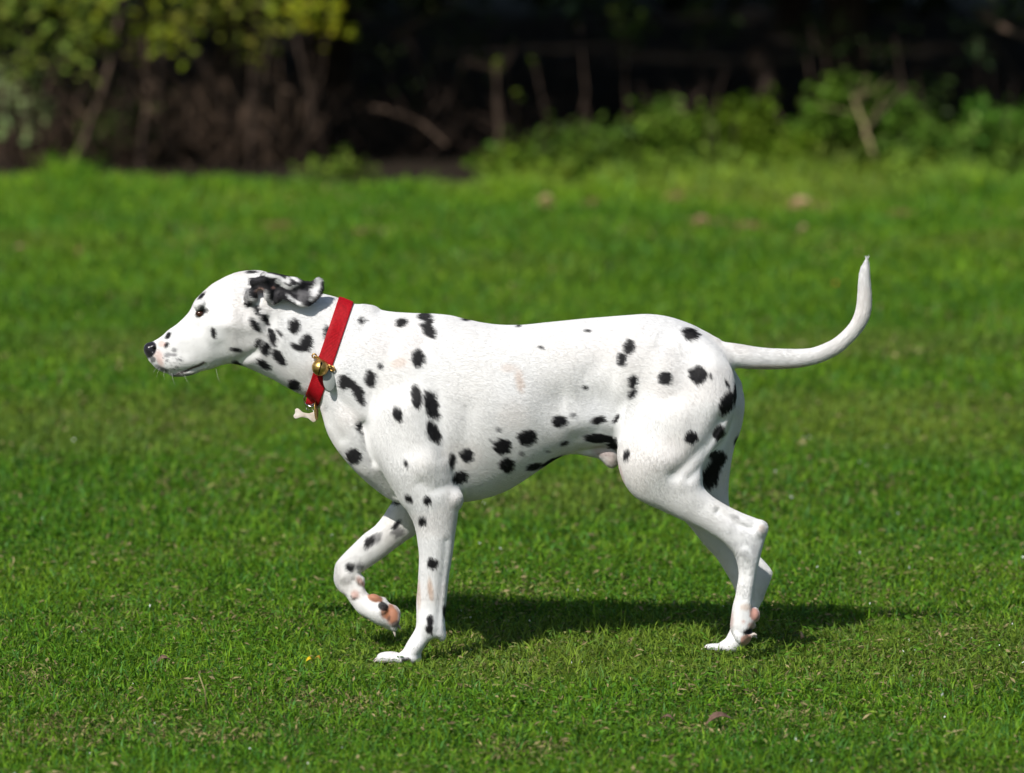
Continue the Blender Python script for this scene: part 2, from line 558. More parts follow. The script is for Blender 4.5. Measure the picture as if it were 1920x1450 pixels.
# folds of the flap bend its middle surface
Xe, Ye = np.meshgrid(ear.x0 + np.arange(ear.mid.shape[0]) * ear.step, ear.y0p + np.arange(ear.mid.shape[1]) * ear.step, indexing='ij')
def ridge(p, wd, dep):
    p = np.array(p, float); dd = np.full(Xe.shape, 1e9)
    for a, b in zip(p[:-1], p[1:]):
        e = b - a; t = np.clip(((Xe - a[0]) * e[0] + (Ye - a[1]) * e[1]) / (e @ e), 0, 1)
        dd = np.minimum(dd, (Xe - a[0] - t * e[0]) ** 2 + (Ye - a[1] - t * e[1]) ** 2)
    ear.mid += dep * np.exp(-dd / (2 * wd * wd))
ridge([(495,517),(520,519),(545,532),(562,535)], 7, -.004)
ridge([(512,536),(540,550),(556,562)], 7, .005)
ridge([(530,556),(550,570),(575,574)], 6, -.0035)
ridge([(597,524),(603,540),(598,558)], 9, -.002)
ridge([(560,545),(585,545)], 8, .006)
ridge([(470,527),(495,524)], 5, -.005)
ridge([(515,548),(512,566)], 5, .006)
add_part(ear, 0.004)
# far ear, the same flap on the other side
earf = Part(EARF, [(470,532),(486,521),(510,515),(545,521),(585,533),(596,545),(585,560),(550,566),(515,560),(490,550)], 0.058, [(500,540,.008),(560,545,.005)],
 mid=[(480,535,.050),(520,540,.058),(580,550,.064)], step=1.5)
add_part(earf, 0.004)

# ear base and cartilage
ell_px(470, 556, -.052, 12, 15, .010, 10, .006)
ell_px(488, 552, -.058, 7, 10, .008, 0, .003, carve=True)
ell_px(470, 552, .050, 14, 16, .010, 0, .006)
# brow, eyes
for s in (-1, 1):
    ell_px(374, 571, s * .030, 12, 9, .010, -20, .006)
    ell_px(375, 588.5, s * .0375, 10.5, 4.6, .009, -38, .0015, carve=True)
# nose leather and nostrils
ell_px(281, 656, 0, 11.5, 13.5, .0135, -25, .003)
for s in (-1, 1):
    ell_px(290, 655, s * .0125, 5.0, 3.2, .006, -50, .002, carve=True)
    ell_px(327, 678, s * .014, 22, 15, .011, -8, .010)
# lower lip edge
ell_px(345, 698, 0, 26, 7, .017, -8, .006)
# elbow, hock and wrist bones
ell_px(851, 934, -.074, 13, 14, .018, 0, .012)
ell_px(1426, 990, -.070, 10, 11, .011, 0, .008)
ell_px(828, 1190, -.070, 6, 8, .008, 0, .005)      # carpal pad lump
# near front paw: four toes and claws' bed
for (tx, ty, ty_y, a, b) in ((727,1234,-.082,20,9),(730,1232,-.064,22,9.5),(736,1231,-.050,20,9),(752,1236,-.092,14,8)):
    ell_px(tx, ty, ty_y, a, b, .0095, 6, .004, FN)
ell_px(768, 1233, -.070, 22, 11, .024, 5, .006, FN)
for c in ((708,1235,-.082),(708,1233,-.064),(715,1233,-.050)):
    ell_px(c[0] + 6, c[1] + 2, c[2], 8, 6, .007, 10, .003, FN)
# raised far front paw: toes with pads turned to the camera side
for (tx, ty, yy, a, b, an) in ((737,1158,.036,13,19,-10),(730,1168,.058,13,13,40),(718,1143,.032,10,10,40),(733,1150,.070,13,15,0),(738,1176,.044,6,8,-35)):
    ell_px(tx, ty, yy, a, b, .0095, an, .004, FF)
ell_px(703, 1122, .042, 13, 8, .009, 20, .004, FF)          # metacarpal pad
ell_px(673, 1087, .050, 7, 12, .008, -35, .004, FF)         # carpal pad
ell_px(664, 1118, .044, 6, 5, .005, 20, .003, FF)           # dewclaw
# trailing near hind paw: curled back, pads seen from behind
ell_px(1415, 1152, -.068, 9.5, 14, .014, -10, .005, HN)
ell_px(1386, 1195, -.083, 9, 15, .009, -30, .004, HN)
ell_px(1396, 1200, -.070, 13, 9, .010, -25, .004, HN)
ell_px(1393, 1198, -.056, 12, 11, .009, -25, .004, HN)
ell_px(1404, 1183, -.079, 9, 6.5, .010, -15, .004, carve=True)
ell_px(1411, 1172, -.062, 6, 7, .008, 0, .004, HN)
# planted far hind paw toes
for (tx, yy) in ((1343,.044),(1340,.060),(1346,.074)):
    ell_px(tx, 1214, yy, 19, 7, .009, 4, .004, HF)
ell_px(1364, 1212, .058, 16, 11, .020, 0, .006, HF)
# sheath and testicles
ell_px(1108, 841, 0, 46, 11, .014, -3, .010, TRUNK)
ell_px(1118, 848, -.004, 28, 9, .013, 6, .008, TRUNK)
ell_px(1134, 849, -.008, 19, 10, .016, 22, .012, TRUNK)
ell_px(1145, 858, -.010, 14, 19, .015, -10, .014, TRUNK)
ell_px(1143, 857, .010, 12, 17, .013, -18, .005, TRUNK)

# ---- surface nets
def surface_nets():
    S = (G < 0)
    c = np.zeros((NX - 1, NY - 1, NZ - 1), np.uint8)
    for a in (0, 1):
        for b in (0, 1):
            for d in (0, 1):
                c += S[a:NX - 1 + a, b:NY - 1 + b, d:NZ - 1 + d]
    ii, jj, kk = np.nonzero((c > 0) & (c < 8))
    idx = np.full(c.shape, -1, np.int32)
    idx[ii, jj, kk] = np.arange(len(ii))
    cv = {}
    for a in (0, 1):
        for b in (0, 1):
            for d in (0, 1):
                cv[(a, b, d)] = G[ii + a, jj + b, kk + d].astype(float)
    pos = np.zeros((len(ii), 3)); cnt = np.zeros(len(ii))
    for p in cv:
        for ax in range(3):
            if p[ax] == 0:
                q = list(p); q[ax] = 1; q = tuple(q)
                A, B = cv[p], cv[q]
                m = (A < 0) != (B < 0)
                t = np.where(m, A / np.where(m, A - B, 1), 0)
                for x in range(3):
                    pos[:, x] += np.where(m, p[x] + (t if x == ax else 0), 0)
                cnt += m
    pos /= cnt[:, None]
    V = np.stack([GX0 + (ii + pos[:, 0]) * VOX, GY0 + (jj + pos[:, 1]) * VOX, GZ0 + (kk + pos[:, 2]) * VOX], 1)
    quads = []
    for ax in range(3):
        o1, o2 = [(1, 2), (2, 0), (0, 1)][ax]
        sl0 = [slice(1, -1)] * 3; sl1 = [slice(1, -1)] * 3
        sl0[ax] = slice(0, -1); sl1[ax] = slice(1, None)
        A, B = S[tuple(sl0)], S[tuple(sl1)]
        for flip in (False, True):
            m = (A & ~B) if not flip else (~A & B)
            e = np.array(np.nonzero(m)).T
            off = np.array([1, 1, 1]); off[ax] = 0
            e = e + off
            def cell(d1, d2):
                q = e.copy(); q[:, o1] += d1; q[:, o2] += d2
                return idx[q[:, 0], q[:, 1], q[:, 2]]
            f = np.stack([cell(-1, -1), cell(0, -1), cell(0, 0), cell(-1, 0)], 1)
            if flip: f = f[:, ::-1]
            quads.append(f)
    F = np.concatenate(quads)
    F = F[(F >= 0).all(1)]
    return V, F, PID[ii, jj, kk]

V, F, vpid = surface_nets()
# keep only the largest connected piece (union-find by label spreading)
lab = np.arange(len(V))
while True:
    mn = lab[F].min(1)
    new = lab.copy()
    for c in range(4):
        np.minimum.at(new, F[:, c], mn)
    new = new[new]
    if (new == lab).all(): break
    lab = new
big = np.bincount(lab).argmax()
keepv = lab == big
remap = np.cumsum(keepv) - 1
F = remap[F[keepv[F[:, 0]]]]
V, vpid = V[keepv], vpid[keepv]
del G, PID

E = np.unique(np.sort(np.concatenate([F[:, [0, 1]], F[:, [1, 2]], F[:, [2, 3]], F[:, [3, 0]]]), axis=1), axis=0)
deg = np.bincount(E.ravel(), minlength=len(V)).astype(float)
def nbr_mean(A):
    out = np.zeros_like(A)
    for c in range(A.shape[1]):
        out[:, c] = (np.bincount(E[:, 0], A[E[:, 1], c], len(V)) + np.bincount(E[:, 1], A[E[:, 0], c], len(V))) / deg
    return out
for _ in range(3):
    V = V + 0.55 * (nbr_mean(V) - V)
    V = V - 0.50 * (nbr_mean(V) - V)
V = V + 0.4 * (nbr_mean(V) - V)

def normals(V, F):
    a, b, c, d = V[F[:, 0]], V[F[:, 1]], V[F[:, 2]], V[F[:, 3]]
    n = np.cross(c - a, d - b)
    N = np.zeros_like(V)
    for q in range(4):
        for x in range(3):
            N[:, x] += np.bincount(F[:, q], n[:, x], len(V))
    return N / (np.linalg.norm(N, axis=1)[:, None] + 1e-12)
N = normals(V, F)

# ---- coat colours: spots in their places
WHITE = np.array([.805, .805, .805]); BLACK = np.array([.012, .011, .013]); GREY = np.array([.11, .105, .11])
PINK = np.array([.50, .27, .21]); PAD = np.array([.38, .145, .07]); TAN = np.array([.62, .43, .30])

def flow_dir(P, pid):
    """direction the hair lies in"""
    d = np.tile(np.array([1.0, 0, -0.28]), (len(P), 1))
    px, py = proj(P[:, 0], P[:, 1], P[:, 2])
    body = (pid == TRUNK)
    hd = body & (px < 560)
    d[hd] = [1, 0, -.25]
    lo = body & (py > 800); d[lo] = [1, 0, -.6]
    d[pid == FN] = [.25, 0, -1]
    m = (pid == FN) & (py < 860); d[m] = [.55, 0, -1]
    d[pid == FF] = [-.8, 0, -.9]
    m = (pid == FF) & (py > 1090); d[m] = [.9, 0, -.7]
    d[pid == HN] = [.45, 0, -1]
    m = (pid == HN) & (py > 930); d[m] = [.9, 0, -.5]
    m = (pid == HN) & (py > 1010); d[m] = [-.15, 0, -1]
    d[pid == HF] = [.2, 0, -1]
    d[pid == TAIL] = [1, 0, -.05]
    m = (pid == TAIL) & (px > 1520); d[m] = [1, 0, .7]
    m = (pid == TAIL) & (px > 1590); d[m] = [.35, 0, 1]
    m = (pid == EAR) | (pid == EARF); d[m] = [1, 0, -.25]
    return d / np.linalg.norm(d, axis=1)[:, None]

SPOTS = [  # px, py, r along, r across, angle (clockwise), colour, side ('n' near-facing, 'f' far legs)
 (377,556,9,3.2,-42),(467,511,9,2.5,0),(315,629.5,7,4.2,-40),(311,647,6,4,-62),(326,657,4.6,5,0,'g'),(314,666,6.5,4.6,-10,'g'),(325,665.5,6,3,0,'g'),
 (312,677,2.6,2.6,0,'g'),(305,692,8,2.6,25,'g'),(399.5,625,10.5,5,80),(439,655.5,9,4.6,5),(441,681,8,4.5,15),(463,571,6.5,6.5,0),(461,553,13,7,100,'g'),
 (479,582,10,5.5,70),(475,609,14,6.5,54),(496,599.5,14,6.5,43),(509.5,632.5,17,7.5,78),(522,624,9,2.7,50),(482,643,9,5.5,-60),(495,653,10,12,0),
 (520.5,669,19,9,48),(491,682.5,13.5,7.5,30),(550,612,11,15,-5),(572,642,12,17,10),(556,651,14,6,25),(549,720.5,13.5,9.5,20),(611,625,6,15,0),
 (675,601,5,6.5,0),(684,601,2.4,1.8,0),(711,686,3.8,6.5,0),(692,710,10.5,17.5,0),(644,716,14,13,0),(656,720,9,9,0),(670,739,20,10,66),(750,604,10.5,8,-15),
 (793,594,13,7.5,10),(800,603,8,7,0),(801,619,17,10,42),(781.5,672,12.5,19,0),(780,743,22,9.8,82),(808,759,29,12.5,74),(812,809,22,12,64),(744.5,775,13.5,8.5,68),
 (671.5,800,6,8.5,0),(675,812,2,2,0),(661,853,15,14,20),(761,867.6,7,3.5,60),(765,933,9,6,50),(800,937,8.5,7.5,35),(847,862,6,14,0),(873.6,852,12,13.5,0),
 (861,895,14,11,-30),(940,836.7,16,15.5,0),(932,806,4.5,5.5,0,'g'),(918,825,3,3,0,'g'),(986,820,18.5,14.5,-15),(976,850,5,5,0,'g'),(948.5,871.6,14,13.5,0),
 (998.6,876,14,6.5,-15),(1028,868,26,4.5,-28),(1012,651,4.8,3,0),(869,598.6,8,2.4,5),(968,612,4,2,0),(1098.5,620,5.2,2.8,0),(1176.5,652,10.5,15,10),(1163.5,674.5,9,13,0),  # includes a dark streak along the belly edge
 (1184,716,9,13,12),(1182,738,12,6.5,-55),(1094.6,726.6,4.2,4.2,0),(1292,625.6,17,11.5,20),(1244.6,707.5,13,12,-15),(1307.5,702,17.5,18,0),(1332,703,3,4,0),
 (1363,753,24,12.5,-68),(1363,717,8,3,60),(1378,735,25,4,-84),(1295.6,818,12,12.5,0),(1347,811,14.5,10,-60),(1045.5,790,14.5,11.5,0),(1072,779,5,5,0,'g'),
 (1118.6,788,13.5,7.5,-12),(1154,786,10.5,4.8,-55),(1024,847,4,3,0,'g'),(1055,831.6,9,4,-25),(1174,852,11.5,6,-75),(1121,822,30,9,4),(1147,833,12,12,0),  # closing entries darken the groin
 (792,976,8.5,9.5,0),(811,1056,10.5,11,0),(806,1163,7,9,0),(805,1180,7.5,9.5,0),(762,1238,9,5,0),(834,1145,4,12,0),
 (744,941,8,4,0,'k','f'),(745,982,11,5,-45,'k','f'),(747,997,11.5,9,-10,'g','f'),(699,1012,20,10,-35,'g','f'),(694,1014,13,7,-35,'k','f'),(658,1063,8.5,9,0,'k','f'),(675,1060,9,6,-10,'g','f'),
 (1346,859,15,15.5,0,'k','f'),(1331,895,15,20,0,'k','f'),(1338,877,13,14,0,'k','f'),(1381,822,9,3,-60,'k','f'),
]
px, py = proj(V[:, 0], V[:, 1], V[:, 2])
facing = N @ np.array([0, -1.0, .16])          # towards the camera side
nf = noise3(np.stack([px * 1.0, py * 1.0, V[:, 1] * 400], 1), 5.0, 3) - .5
# hair-wise streak noise: stretched along the lie of the hair
fd = flow_dir(V, vpid)
for _ in range(45):
    fd = .2 * fd + .8 * nbr_mean(fd)
fd /= np.linalg.norm(fd, axis=1)[:, None] + 1e-9
al = V[:, 0] * fd[:, 0] + V[:, 2] * fd[:, 2]
ac = V[:, 0] * fd[:, 2] - V[:, 2] * fd[:, 0]
st = noise3(np.stack([al, ac, V[:, 1]], 1), (.010, .0026, .004), 5) - .5
col = np.tile(WHITE, (len(V), 1))
# slow warm and grey drift of the coat, stained belly and legs
dr = noise3(V, .07, 9)
col *= (1 - .05 * dr[:, None] * np.array([.3, .7, 1.3]))
def blend(mask, c):
    global col
    col = col * (1 - mask[:, None]) + np.asarray(c) * mask[:, None]
blend(.07 * sstep(.55, .8, noise3(V, (.09, .05, .06), 21)) , TAN)
dark = np.zeros(len(V)); grey = np.zeros(len(V))
farleg = (vpid == FF) | (vpid == HF)
for sp in SPOTS:
    cx, cy, ra, rb, an = sp[:5]
    kind = sp[5] if len(sp) > 5 else 'k'
    side = sp[6] if len(sp) > 6 else 'n'
    c, s = math.cos(math.radians(an)), math.sin(math.radians(an))
    dx, dy = px - cx, py - cy
    near = (abs(dx) < 45) & (abs(dy) < 45)
    a = (dx * c + dy * s) / ra
    b = (-dx * s + dy * c) / rb
    r = np.sqrt(a * a + b * b) 
    rm = min(ra, rb)
    v = r + (nf * .38 + st * (.42 if rm > 4 else .2))
    m = 1 - sstep(1 - 1.2 / rm, 1 + 1.6 / rm, v)
    if side == 'f':
        ok = farleg & (facing > -.1)
    else:
        ok = (~farleg) & (vpid != EARF) & ((facing > -.12) | (np.abs(V[:, 1]) < .02)) & (V[:, 1] < .03)
    m = m * ok * near
    if kind == 'g': grey = np.maximum(grey, m * .85)
    else: dark = np.maximum(dark, m)
# spots of the side turned away
away = (~(facing > -.12)) & (V[:, 1] > 0.012) & (vpid != EAR)
r0 = np.random.default_rng(4)
c3 = V[r0.choice(np.nonzero(away)[0], 130)]
for q, c in enumerate(c3):
    d = np.linalg.norm(V - c, axis=1) * (1 + .35 * nf)
    R = r0.uniform(.004, .015)
    dark = np.maximum(dark, (1 - sstep(R - .0015, R + .002, d)) * away * (V[:, 1] > .012))
blend(grey * .8, GREY)
blend(dark, BLACK)
# tan and grey smears and bare skin
def patch(cx, cy, ra, rb, an, c, amt, ok=None, soft=.45):
    c_, s_ = math.cos(math.radians(an)), math.sin(math.radians(an))
    dx, dy = px - cx, py - cy
    r = np.sqrt(((dx * c_ + dy * s_) / ra) ** 2 + ((-dx * s_ + dy * c_) / rb) ** 2) + nf * .25
    m = (1 - sstep(1 - soft, 1 + soft, r)) * amt
    m = m * ((facing > -.2) if ok is None else ok)
    blend(m, c)
patch(972, 715, 22, 7, 80, TAN, .35); patch(950, 690, 14, 8, 0, TAN, .2); patch(745, 680, 18, 9, -15, TAN, .3); patch(807, 1104, 20, 5, 84, TAN, .6)
patch(785, 1110, 30, 4, 88, TAN, .4, vpid == FN); patch(1425, 989, 7, 7, 0, TAN, .3, vpid == HN); patch(1375, 968, 9, 4, 20, GREY, .4, vpid == HN)
patch(1163, 885, 26, 4, 75, PINK, .3, vpid == HN); patch(1385, 1000, 1, 1, 0, TAN, 0)
patch(1416, 1030, 5, 12, 10, GREY, .2, vpid == HN); patch(1400, 1138, 12, 6, 0, TAN, .45, vpid == HN); patch(1372, 1160, 4, 16, 0, PINK, .4, vpid == HN)
patch(1450, 688, 70, 4, 0, TAN, .4, vpid == TAIL)
# muzzle skin
patch(296, 667, 8, 12, -35, PINK * 1.4, .42, vpid == TRUNK, .6); patch(302, 645, 7, 6, 0, PINK * 1.3, .5, vpid == TRUNK); patch(300, 680, 8, 5, 60, PINK, .5, vpid == TRUNK)
patch(300, 690, 12, 4, 30, BLACK, .6, vpid == TRUNK); patch(340, 704, 26, 2.6, -4, BLACK, .5, vpid == TRUNK)
nosem = (1 - sstep(.85, 1.05, np.sqrt(((px - 280) / 14) ** 2 + ((py - 656) / 17) ** 2 + ((px - 280) * (py - 656)) / 500) + nf * .12)) * (vpid == TRUNK)
nosem = np.maximum(nosem, (1 - sstep(.8, 1.1, np.hypot((px - 287) / 6, (py - 675) / 6) + nf * .2)) * (vpid == TRUNK) * .8)
NOSE = np.array([.014, .012, .016])
blend(nosem, NOSE)
patch(290, 655, 4, 2.6, -50, BLACK * .3, .9, vpid == TRUNK)
# mouth line
def line(pts, wd, c, amt, ok):
    pts = np.array(pts, float); dd = np.full(len(V), 1e9)
    for a, b in zip(pts[:-1], pts[1:]):
        e = b - a; t = np.clip(((px - a[0]) * e[0] + (py - a[1]) * e[1]) / (e @ e), 0, 1)
        dd = np.minimum(dd, np.hypot(px - a[0] - t * e[0], py - a[1] - t * e[1]))
    blend((1 - sstep(wd * .5, wd * 1.3, dd + nf * .8)) * amt * ok, c)
hd = (vpid == TRUNK)
line([(381,680),(372,686),(360,690),(346,696),(332,702)], 2.3, np.array([.12,.05,.05]), .9, hd)
line([(353,694),(340,699),(326,703)], 2.0, BLACK, .7, hd)
# little whisker roots
for _ in range(34):
    wx, wy = r0.uniform(305, 342), r0.uniform(668, 694)
    patch(wx, wy, 1.4, 1.4, 0, BLACK, .55, hd, .3)
# eye rims
m = np.hypot(((px - 375.5) * .788 - (py - 587.5) * .616) / 13.5, ((px - 375.5) * .616 + (py - 587.5) * .788) / 7.5)
for s in (-1, 1):
    ok = hd & (V[:, 1] * s > .015)
    blend((1 - sstep(.72, 1.05, m + nf * .25)) * ok, BLACK * 1.2)
patch(377, 578, 6, 5.5, 30, BLACK, .85, hd & (V[:, 1] < 0), .3); patch(385, 583, 6, 5, -30, BLACK, .8, hd & (V[:, 1] < 0), .3)
# near ear: black with white and grey marks
em = ((vpid == EAR) & (px > 466)).astype(float)
em = np.maximum(em, ((px > 465) & (px < 500) & (py > 521) & (py < 537) & (V[:, 1] < -.02)).astype(float))
ecol = np.tile(BLACK * 1.6, (len(V), 1))
def epatch(cx, cy, ra, rb, an, c, amt):
    global ecol
    c_, s_ = math.cos(math.radians(an)), math.sin(math.radians(an))
    dx, dy = px - cx, py - cy
    r = np.sqrt(((dx * c_ + dy * s_) / ra) ** 2 + ((-dx * s_ + dy * c_) / rb) ** 2) + nf * .3 + st * .7
    mm = ((1 - sstep(.6, 1.25, r)) * amt)[:, None]
    ecol = ecol * (1 - mm) + np.asarray(c) * mm
EW = np.array([.72, .71, .70])
for a in ((505,517,18,3.5,8,EW,1),(526,522,12,4,32,EW,1),(539,526,5,7,-20,EW,.9),(553,523,10,3.5,28,EW,1),(525,531,12,4.5,28,EW,.8),(537,539,9,3,20,EW,.8),(551,536,7,2.5,-20,EW,.7),
          (589,545,20,9,-62,EW,.85),(597,527,8,6,0,EW,.9),(556,567,22,4,30,EW,.85),(543,556,12,3,35,EW,.6),(570,555,14,10,-20,GREY,.8),(560,548,14,6,20,GREY,.7),
          (494,556,9,12,10,EW,.95),(486,545,9,5,-20,np.array([.42,.26,.22]),.8),(511,540,5,3,0,np.array([.3,.16,.14]),.6),(505,566,6,4,30,EW,.5)):
    epatch(*a)
rimm = (px > 600) & (py > 530); ecol[rimm] = ecol[rimm] * .35
col = col * (1 - em[:, None]) + ecol * em[:, None]
patch(483, 548, 9, 7, -30, np.array([.45,.27,.22]), .6, (vpid == TRUNK) & (V[:, 1] < -.02)); patch(478, 561, 6, 10, 30, GREY, .6, (vpid == TRUNK) & (V[:, 1] < -.02))
patch(540, 530, 60, 14, 5, BLACK * 2, .9, vpid == EARF, .2)
# pads and bare skin of the paws; dark hollows between pads painted black
okp = (vpid == FF)
patch(703, 1121, 15, 8, 18, PAD, .95, okp, .2); patch(734, 1152, 13, 20, -12, PAD, .95, okp & (px > 722), .25); patch(722, 1148, 9, 12, 10, PAD, .9, okp, .25)
patch(718, 1137, 10, 8.5, 25, BLACK, .97, okp, .2); patch(741, 1170, 9, 5, -30, BLACK, .7, okp, .3); patch(729, 1160, 3, 6, 20, BLACK, .6, okp)
patch(677, 1090, 4, 11, -35, PINK, .8, okp); patch(664, 1114, 7, 8, 20, PINK, .7, okp); line([(658,1119),(664,1123),(671,1120)], 1.4, BLACK, .8, okp)
okn = (vpid == HN)
patch(1415, 1152, 9, 14, -10, np.array([.50,.22,.16]), .9, okn, .25); patch(1418, 1138, 6, 3, 0, WHITE, .6, okn)
patch(1399, 1199, 13, 9, -25, np.array([.50,.24,.16]), .9, okn & (px > 1388), .25); patch(1410, 1172, 7, 6, 0, np.array([.45,.22,.16]), .8, okn)
patch(1403, 1184, 10, 5.5, -15, BLACK, .97, okn, .2); patch(1394, 1165, 4, 3, 0, PINK, .5, okn)  # shade of the carved notch between hind pads painted black
# scrotum and groin skin
patch(1143, 864, 14, 14, 0, np.array([.76,.68,.64]), .8, hd); patch(1128, 846, 20, 9, 10, np.array([.35,.24,.21]), .6, hd)
col = np.clip(col, 0.004, .84)
gloss = np.clip(nosem, 0, 1)
lap = nbr_mean(V) - V

# material of the coat
cm = bpy.data.materials.new('dog_coat')
cm.use_nodes = True
t = cm.node_tree
b = t.nodes['Principled BSDF']
a = t.nodes.new('ShaderNodeAttribute'); a.attribute_name = 'Col'
b.inputs['Specular IOR Level'].default_value = 0.3
b.inputs['Sheen Weight'].default_value = 0.15
b.inputs['Sheen Roughness'].default_value = 0.5
t.links.new(a.outputs['Color'], b.inputs['Base Color'])
rr = t.nodes.new('ShaderNodeMapRange')
rr.inputs['To Min'].default_value = 0.62; rr.inputs['To Max'].default_value = 0.22
t.links.new(a.outputs['Alpha'], rr.inputs['Value'])
t.links.new(rr.outputs['Result'], b.inputs['Roughness'])
tc = t.nodes.new('ShaderNodeTexCoord')
nz = t.nodes.new('ShaderNodeTexNoise'); nz.inputs['Scale'].default_value = 55; nz.inputs['Detail'].default_value = 7; nz.inputs['Roughness'].default_value = .65
mp = t.nodes.new('ShaderNodeMapping'); mp.inputs['Scale'].default_value = (1.0, 2.0, 2.6); mp.inputs['Rotation'].default_value = (0, math.radians(20), 0)
t.links.new(tc.outputs['Object'], mp.inputs['Vector']); t.links.new(mp.outputs['Vector'], nz.inputs['Vector'])
bm_ = t.nodes.new('ShaderNodeBump'); bm_.inputs['Strength'].default_value = .12; bm_.inputs['Distance'].default_value = .0016
t.links.new(nz.outputs['Fac'], bm_.inputs['Height']); t.links.new(bm_.outputs['Normal'], b.inputs['Normal'])

DOGLOC = (0.03, 0.0, 0.0)
dog = empty('dog', DOGLOC, 'white dog with black spots trotting left across the lawn, tail curved up', 'dog')
body = mesh_np('body', V, F, cm, dog, True, np.concatenate([col, gloss[:, None]], 1))

# ---- short coat: fine hairs lying along the body
def make_coat(count, root, pid_, nrm, colr, glossr):
    pass
tri = np.concatenate([F[:, [0, 1, 2]], F[:, [0, 2, 3]]])
area = np.linalg.norm(np.cross(V[tri[:, 1]] - V[tri[:, 0]], V[tri[:, 2]] - V[tri[:, 0]]), axis=1)
bald = gloss.copy()
bald = np.maximum(bald, (np.abs(col - WHITE).sum(1) > .3) * (col[:, 0] > col[:, 2] * 1.7) * 1.0)      # skin and pads
bald = np.maximum(bald, (1 - sstep(.75, .95, m)) * hd)                                              # eyes
NH = 700000
pr = area / area.sum()
ti = rng.choice(len(tri), NH, p=pr)
u1, u2 = rng.random(NH), rng.random(NH)
fl = u1 + u2 > 1; u1[fl], u2[fl] = 1 - u1[fl], 1 - u2[fl]
w0 = 1 - u1 - u2
def lerp(A):
    if A.ndim == 1:
        return A[tri[ti, 0]] * w0 + A[tri[ti, 1]] * u1 + A[tri[ti, 2]] * u2
    return A[tri[ti, 0]] * w0[:, None] + A[tri[ti, 1]] * u1[:, None] + A[tri[ti, 2]] * u2[:, None]
R = lerp(V); NN = lerp(N); NN /= np.linalg.norm(NN, axis=1)[:, None]
CC = lerp(col); BB = lerp(bald); pp = vpid[tri[ti, 0]]
kp = BB < .35
R, NN, CC, pp = R[kp], NN[kp], CC[kp], pp[kp]
D = lerp(fd)[kp]
# smooth wander of the lie
wn = (noise3(R, .05, 31) - .5) * .7 + (noise3(R, .012, 32) - .5) * .15 + rng.normal(0, .10, len(R))
D = D - NN * (D * NN).sum(1)[:, None]
D /= np.linalg.norm(D, axis=1)[:, None] + 1e-9
S_ = np.cross(NN, D)
D = D * np.cos(wn)[:, None] + S_ * np.sin(wn)[:, None]
rpx, rpy = proj(R[:, 0], R[:, 1], R[:, 2])
L = rng.uniform(.0055, .0085, len(R))
L *= np.where(pp == TAIL, 1.25, 1.0) * np.where((pp == TRUNK) & (rpx < 430), .55, 1.0) * np.where(rpy > 1120, .55, 1.0) * np.where((pp == EAR), .7, 1)
rise = rng.uniform(.02, .055, len(R)) * np.where(pp == TAIL, 1.2, 1) 
p0 = R - NN * .0004
p1 = R + D * (L * .5)[:, None] + NN * (L * rise * .75)[:, None]
p2 = R + D * L[:, None] + NN * (L * rise)[:, None]
hc = bpy.data.hair_curves.new('coat')
nh = len(R)
hc.add_curves([3] * nh)
pts = np.stack([p0, p1, p2], 1).reshape(-1, 3).astype(np.float32)
hc.attributes['position'].data.foreach_set('vector', pts.ravel())
ra_ = hc.attributes.get('radius') or hc.attributes.new('radius', 'FLOAT', 'POINT')
rad = np.tile(np.array([.00018, .00016, .00004], np.float32), nh)
ra_.data.foreach_set('value', rad)
ca = hc.attributes.new('Col', 'FLOAT_COLOR', 'CURVE')
cc4 = np.ones((nh, 4), np.float32)
vr = 1 + rng.normal(0, .02, nh)[:, None]
cc4[:, :3] = np.clip(CC * vr, .004, .86)
ca.data.foreach_set('color', cc4.ravel())
hm = material('dog_hair', rough=.45, spec=.4, attr='Col', transl=.38)
hc.materials.append(hm)
coat = bpy.data.objects.new('coat', hc)
COL.objects.link(coat)
coat.parent = dog
coat.matrix_parent_inverse = dog.matrix_basis.inverted()

# eyes
from mathutils.bvhtree import BVHTree
bvh = BVHTree.FromPolygons([Vector(p) for p in V], [tuple(int(i) for i in q) for q in F])
eyem = material('dog_eye', (.028, .010, .006), .08, .6, noise=(900, (.012, .006, .004), (.07, .026, .013)))
for s in (-1, 1):
    ys_ = []
    for (ex, ey) in ((360, 595), (392, 590), (380, 602), (368, 602), (390, 598)):
        q = P3(ex, ey, 0)
        hit = bvh.ray_cast(Vector((q[0], s * .2, q[2])), Vector((0, -s, 0)), .4)
        ys_.append(abs(hit[0].y))
    c = P3(375.0, 588.3, s * (sum(ys_) / len(ys_) - .0058))
    v, f = [], []
    nu, nv = 20, 12
    th = np.linspace(0, np.pi, nv + 1)
    for tt in th:
        for ph in np.linspace(0, 2 * np.pi, nu, endpoint=False):
            v.append(c + .0074 * np.array([math.sin(tt) * math.cos(ph) * 1.05, math.cos(tt), math.sin(tt) * math.sin(ph) * .9]))
    for i in range(nv):
        for j in range(nu):
            f.append((i * nu + j, (i + 1) * nu + j, (i + 1) * nu + (j + 1) % nu, i * nu + (j + 1) % nu))
    mesh_np('eye', np.array(v), np.array(f), eyem, dog)

